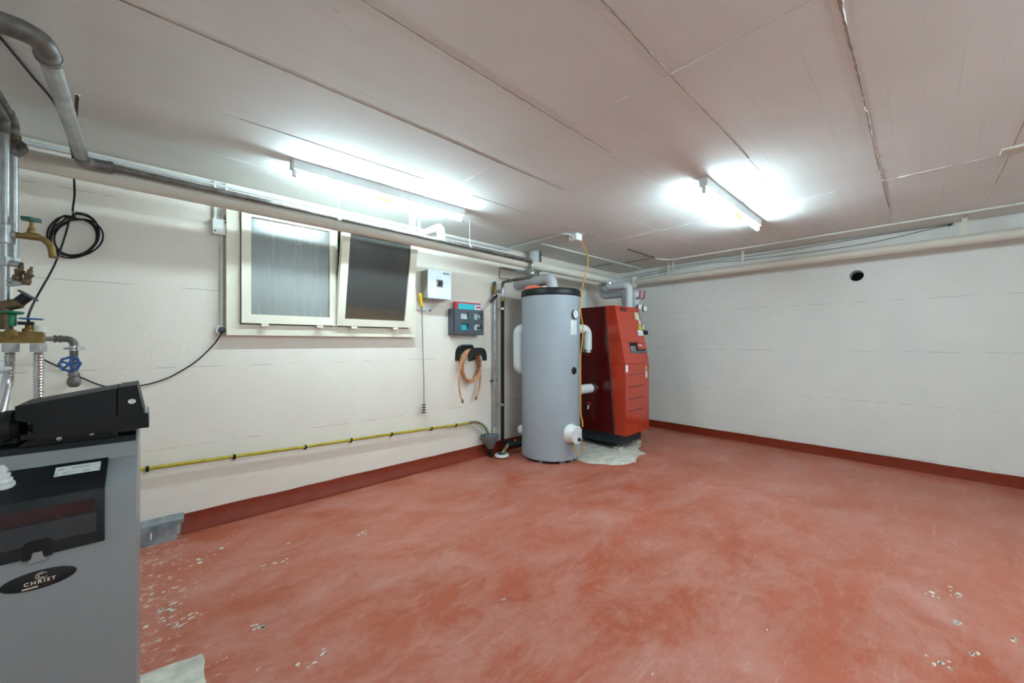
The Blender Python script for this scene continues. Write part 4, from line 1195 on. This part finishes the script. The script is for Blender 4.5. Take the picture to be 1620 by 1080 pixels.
# slanted pressure reducer with black cap
obj('reducer_body', T([(-.452, 2.55, 1.365), (-.405, 2.54, 1.380)], .022, 14), 'bronze', t)
k = obj('reducer_cap', L([(.020, 0), (.0205, .012)], (-.418, 2.54, 1.372), (.62, 0, .78), 18), 'brass', t)
obj('cap_barrel', L([(.0195, 0), (.0195, .036)], (-.4105, 2.54, 1.3815), (.62, 0, .78), 18), 'blackpl', k)
obj('cap_flange', L([(.034, 0), (.034, .006), (.030, .009), (0, .009)], (-.388, 2.54, 1.4096), (.62, 0, .78), 24), 'slate', k)
obj('lower_body', T([(-.446, 2.55, 1.27), (-.446, 2.55, 1.36)], .021, 14), 'bronze', t)
# green handwheel
obj('green_stem', L([(.010, 0), (.0125, .006), (.0125, .046), (.010, .05)], (-.427, 2.54, 1.284), (0, 0, 1), 14), 'green', t)
handwheel((-.427, 2.54, 1.339), (0, .05, 1), .028, .0055, 5, 'green', t, 'green_handwheel', 5, .008)
# brass bar
bm = box(B(), -.535, -.345, 2.525, 2.575, 1.214, 1.262)
bar = obj('brass_bar', bev(bm, .008, 3), 'brass', t)
obj('bar_plug', L([(.020, 0), (.020, .006), (.016, .008), (0, .008)], (-.428, 2.527, 1.252), (0, -1, 0), 18), 'brass', bar)
obj('bar_bonnet', L([(.020, 0), (.020, .016), (.012, .020), (.012, .036)], (-.384, 2.55, 1.258), (0, 0, 1), 14), 'brass', bar)
obj('bar_cap', L([(.023, 0), (.023, .014), (.020, .02), (.020, .030), (0, .032)], (-.357, 2.555, 1.258), (0, 0, 1), 16), MT['cream'], bar, label='cream plastic cap')
obj('black_grip', bev(box(B(), -.412, -.370, 2.53, 2.555, 1.290, 1.304), .005, 2), 'blackpl', bar)
handwheel((-.379, 2.55, 1.316), (.03, 0, 1), .032, .0032, 4, 'blue', t, 'flat_blue_wheel', 4, .004)
for x in (-.432, -.360):
    obj('union_nut', hexnut((x, 2.55, 1.178), (0, 0, 1), .025, .034), 'galv', t)
corrugated([(-.360, 2.55, 1.180), (-.360, 2.55, 1.00), (-.358, 2.53, .88), (-.345, 2.35, .80), (-.300, 2.05, .84), (-.265, 1.80, .98)], .0165, 'corrugated_hose', 'chrome', t)
corrugated([(-.434, 2.55, 1.180), (-.434, 2.54, 1.10), (-.430, 2.46, 1.02), (-.400, 2.20, .93), (-.345, 1.95, .92), (-.300, 1.78, 1.00)], .0165, 'corrugated_hose', 'chrome', t)
obj('silver_pipe', T([(-.535, 2.50, 1.080), (-.445, 2.50, 1.108), (-.428, 2.50, 1.112), (-.420, 2.50, 1.113)], [.0125, .0125, .009, .004], 14), 'insul', t)
# side branch with the blue handwheel
sb = obj('side_branch', T([(-.367, 2.60, 1.234), (-.345, 2.75, 1.234), (-.322, 2.75, 1.234)], .011, 12), 'steel', t)
obj('branch_elbow', T(fillet([(-.335, 2.75, 1.234), (-.281, 2.75, 1.234), (-.281, 2.75, 1.175)], .032, 8), .0145, 16), 'steel', t)
for x in (-.340, -.322):
    obj('elbow_collar', T([(x - .003, 2.75, 1.234), (x + .003, 2.75, 1.234)], .0175, 14), 'steel', t)
obj('lower_branch', T([(-.281, 2.75, 1.18), (-.281, 2.75, 1.06)], .014, 14), 'steel', t)
cl = obj('band_clamp', T([(-.281, 2.75, 1.178), (-.281, 2.75, 1.202)], .0185, 16), 'chrome', t)
obj('clamp_screw', T([(-.312, 2.735, 1.189), (-.250, 2.735, 1.189)], .004, 8), 'galv', cl)
obj('clamp_block', rbox(-.268, -.245, 2.725, 2.745, 1.180, 1.198, .002), 'chrome', cl)
wv = obj('wheel_valve', L([(.017, 0), (.020, .006), (.020, .014), (.016, .02), (.022, .03), (.024, .045), (.020, .062), (.012, .07), (0, .07)], (-.281, 2.75, 1.075), (0, 0, -1), 16), 'steel', t)
obj('wall_tail', T([(-.281, 2.75, 1.03), (-.331, WY, 1.00)], .012, 12), 'steel', wv)
obj('valve_stem', T([(-.281, 2.75, 1.118), (-.288, 2.70, 1.118)], .006, 8), 'bronze', wv)
handwheel((-.2885, 2.70, 1.117), (-.05, -1, .12), .031, .0055, 5, 'blue', wv, 'blue_handwheel', 8, .008)

# coiled cable on the wall, hanging from the ceiling cable
cp = []
for loop in range(5):
    rx, rz = .088 + .008 * math.sin(loop * 2.4), .108 + .010 * math.cos(loop * 1.9)
    ox, oz = .010 * math.sin(loop * 1.3), .010 * math.cos(loop * 2.2)
    for k in range(14):
        a = R(95) - 2 * math.pi * k / 14
        cp.append((-.318 + ox + rx * math.cos(a) + .008 * math.sin(a), 3.165 + .008 * math.sin(3 * a + loop) + loop * .008 - .01, 1.800 + oz + rz * math.sin(a) + (.018 * math.cos(a))))
cp += [(-.340, 3.16, 1.90), (-.352, 3.15, 1.80), (-.385, 3.10, 1.62), (-.425, 2.95, 1.43), (-.395, 2.60, 1.325), (-.384, 2.565, 1.30)]
obj('coiled_cable', T(spline(cp, 3), .0042, 8), 'blackrub', origin=(-.32, 3.16, 1.69), label='coil of black cable hanging on the wall beside the stopcocks', cat='cable')
obj('coil_nail', T([(-.325, WY, 1.925), (-.325, 3.135, 1.925)], .003, 8), 'galv', origin=(-.325, WY, 1.925), label='nail in the wall carrying the black cable coil', cat='nail')

# ------------------------------------------------------------------ water softener
SX0, SX1 = -.372, -.036
SF, SBk = 1.42, 1.80
t = thing('water_softener', 'grey plastic water softener cabinet with black flap in the left foreground', 'water softener', ((SX0 + SX1) / 2, 1.6, 0))
prof = [(SBk, 0.0), (SBk, .934), (1.545, .934), (1.530, .896), (1.424, .846), (SF, .835), (SF, .0)]
bm = prism(B(), prof, 'x', SX0, SX1)
ce = [e for e in bm.edges if abs(abs(e.verts[0].co.x - e.verts[1].co.x)) < 1e-6 and max(e.verts[0].co.x, e.verts[1].co.x) > SX1 - 1e-4 and e.calc_face_angle(0) > R(60)
      and max(e.verts[0].co.y, e.verts[1].co.y) < 1.56]
bmesh.ops.bevel(bm, geom=ce, offset=.016, segments=5, profile=.5, affect='EDGES', clamp_overlap=True)
obj('cabinet', bm, 'softgrey', t, sharp=25)
# raised cheek right of the flap and thin lip below it
fp = [(1.529, .892), (1.5275, .9015), (1.4165, .8495), (1.4095, .838), (1.4095, .716), (1.425, .711), (1.425, .84)]
fpb = prism(B(), [(1.531, .894), (1.5265, .9012), (1.4165, .8492), (1.4100, .838), (1.4100, .716), (1.4260, .712), (1.4260, .838)], 'x', -.310, -.093)
flap = obj('salt_flap', bev(fpb, .003, 2), 'blackpl', t, label='black salt compartment flap')
obj('display_window', rbox(-.305, -.112, 1.4088, 1.4102, .797, .828, .0004, 1), M('dark red display window', (.022, .004, .006), .25, var=.2), flap)
obj('lower_panel', rbox(-.305, -.107, 1.4090, 1.4102, .745, .792, .0004, 1), M('dark panel', (.020, .022, .026), .5, var=.1), flap)
lat = bev(prism(B(), [(-.222, .713), (-.178, .713), (-.178, .748), (-.184, .755), (-.216, .755), (-.222, .748)], 'y', 1.4070, 1.4110), .001, 1)
lt = obj('latch', lat, 'blackmat', flap)
obj('latch_tongue', bev(prism(B(), [(-.216, .706), (-.184, .706), (-.191, .716), (-.193, .728), (-.207, .728), (-.209, .716)], 'y', 1.4045, 1.412), .001, 1), 'softgrey', lt)
bm = B()
def onslope(x, s): # s: 0 at the back edge of the flap, 1 at its fold
    y = 1.5265 + (1.4165 - 1.5265) * s
    z = .9012 + (.8492 - .9012) * s
    return Vector((x, y, z)) + Vector((0, -.426, .905)) * .0010
vs_ = [bm.verts.new(onslope(*p)) for p in ((-.185, .42), (-.106, .42), (-.106, .12), (-.185, .12))]
bm.faces.new(vs_)
obj('notice_label', bm, 'paper', flap, label='white printed notice')
# oval maker's badge
bm = B()
n = 40
cx, czz = -.1985, .658
va = [bm.verts.new((cx + .0585 * math.cos(6.2832 * k / n), 1.4205, czz + .0215 * math.sin(6.2832 * k / n))) for k in range(n)]
vb2 = [bm.verts.new((cx + .0580 * math.cos(6.2832 * k / n), 1.4175, czz + .0210 * math.sin(6.2832 * k / n))) for k in range(n)]
vc = [bm.verts.new((cx + .0540 * math.cos(6.2832 * k / n), 1.4165, czz + .0180 * math.sin(6.2832 * k / n))) for k in range(n)]
for r0, r1 in ((va, vb2), (vb2, vc)):
    for k2 in range(n):
        bm.faces.new((r0[k2], r0[(k2 + 1) % n], r1[(k2 + 1) % n], r1[k2]))
bm.faces.new(vc)
bd = obj('badge', bm, 'blackpl', t, label='oval black badge')
bm = text_bm('CHRIST', .0115, Matrix.Translation((cx + .001, 1.4163, czz - .0042)) @ FACE_Y, .0002, .0003, 1.35)
obj('lettering', bm, 'goldink', bd, label='pale lettering')
for rr_, a0, a1, th in ((.0088, 25, 335, .0006), (.0050, 50, 310, .0009)):
    arc = [(cx + .003 + rr_ * math.cos(R(a)), 1.4163, czz + .0092 + rr_ * .9 * math.sin(R(a))) for a in range(a0, a1 + 1, 10)]
    obj('emblem', T(arc, th, 6), 'goldink', bd)
obj('bar_print', rbox(cx - .026, cx - .002, 1.4160, 1.4166, czz - .0155, czz - .0125, .0001, 1), 'goldink', bd)
obj('bar_print', rbox(cx + .006, cx + .022, 1.4160, 1.4166, czz - .0145, czz - .0138, .0001, 1), MT['strip'], bd)
# black top cover
prof = [(1.548, .932), (1.79, .932), (1.79, .950), (1.765, .957), (1.58, .957), (1.556, .950)]
bm = prism(B(), prof, 'x', SX0 + .006, SX1 - .004)
obj('top_cover', bev(bm, .006, 3, 20), 'blackpl', t)
bm = prism(B(), [(-.25, .953), (-.075, .953), (-.095, .970), (-.12, .978), (-.21, .978), (-.235, .968)], 'y', 1.545, 1.75)
obj('valve_mount', bev(bm, .004, 2, 20), 'blackmat', t)
# control head
hy0, hy1 = 1.50, 1.665
body = [(-.220, .975), (-.012, .975), (-.014, 1.015), (-.024, 1.017), (-.0765, 1.017), (-.0765, 1.0915), (-.248, 1.061), (-.247, 1.030), (-.220, 1.013)]
body = [(-.220, .975), (-.012, .975), (-.014, 1.015), (-.0765, 1.016), (-.0765, 1.0915), (-.248, 1.061), (-.247, 1.028), (-.220, 1.015)]
hd = obj('control_head', bev(prism(B(), body, 'y', hy0, hy1), .0025, 2), 'blackmat', t, label='black control head')
cap = [(-.074, 1.016), (-.071, 1.000), (-.055, .992), (-.040, .992), (-.026, 1.002), (-.022, 1.017), (-.0365, 1.0985), (-.0735, 1.0935)]
ec = obj('head_end_cap', bev(prism(B(), cap, 'y', hy0 - .0025, hy1 - .002), .002, 2), 'blackmat', hd)
bm = B(); vs_ = [bm.verts.new((-.0465 + .0078 * math.cos(6.2832 * k / 24), hy0 - .0032, 1.053 + .0066 * math.sin(6.2832 * k / 24))) for k in range(24)]
bm.faces.new(vs_)
dt = obj('round_sticker', bm, 'white', ec, label='round white sticker')
bm = B(); box(bm, -.0478, -.0472, hy0 - .0036, hy0 - .003, 1.0475, 1.059); box(bm, -.0445, -.0425, hy0 - .0036, hy0 - .003, 1.054, 1.0565); box(bm, -.0435, -.0415, hy0 - .0036, hy0 - .003, 1.049, 1.051)
obj('sticker_print', bm, 'blackmat', dt)
obj('keyhole', L([(.003, 0), (.003, .001), (0, .001)], (-.044, hy0 - .0026, 1.018), (0, -1, 0), 12), 'dark', ec)
obj('release_tab', rbox(-.0205, -.0145, hy0 + .02, hy0 + .06, 1.012, 1.030, .001, 1), 'insul', hd)
obj('head_screw', L([(.005, 0), (.005, .004), (.003, .006), (0, .006)], (-.178, hy0 + .002, .972), (0, -1, -.2), 12), 'chrome', hd)
obj('head_screw', L([(.004, 0), (.004, .003), (0, .004)], (-.122, hy0 + .006, .974), (0, -1, -.2), 12), 'chrome', hd)
vb3 = obj('valve_body', L([(.030, 0), (.034, .01), (.034, .05), (.026, .06), (.026, .12), (.034, .125), (.034, .15)], (-.250, 1.575, 1.005), (-1, 0, .0), 20), 'blackmat', t)
obj('valve_port', L([(.024, 0), (.024, .05), (.030, .055), (.030, .08)], (-.265, 1.585, .960), (0, .1, 1), 18), 'blackmat', vb3)
obj('valve_port', T([(-.225, 1.56, 1.0), (-.205, 1.53, .990)], .016, 12), 'blackmat', vb3)
obj('valve_flange', L([(.040, 0), (.040, .014), (.034, .018)], (-.262, 1.575, 1.005), (-1, 0, 0), 22), 'blackpl', vb3)
obj('valve_lever', rbox(-.245, -.205, 1.535, 1.552, .972, .984, .003), 'blackpl', vb3)
obj('brass_nipple', T([(-.238, 1.60, .955), (-.222, 1.60, .985)], .009, 10), 'brass', vb3)
# pencil ticks on the side wall
bm = B()
for z0, z1 in ((.745, .765), (.588, .612)):
    vv = [bm.verts.new((SX1 + .0003, 1.462, z0)), bm.verts.new((SX1 + .0003, 1.464, z0)), bm.verts.new((SX1 + .0003, 1.512, z1)), bm.verts.new((SX1 + .0003, 1.510, z1))]
    bm.faces.new(vv)
obj('scratch_mark', bm, 'slate', t)
# barbed plastic plug standing on the flap
o_ = onslope(-.2585, .45)
bm = lathe(B(), [(.016, 0), (.016, .004), (.007, .0055), (.0065, .014), (.0135, .0155), (.013, .018), (.006, .0245), (.0055, .029), (.0115, .0305), (.011, .033), (.005, .040), (.0045, .043), (.009, .0445), (.0085, .047), (.0035, .058), (0, .059)], o_ + Vector((0, 0, .0)), (0, -.426, .905), 20)
obj('plastic_plug', bm, 'white', origin=o_, label='white ribbed plastic plug standing on the black softener flap', cat='plug')
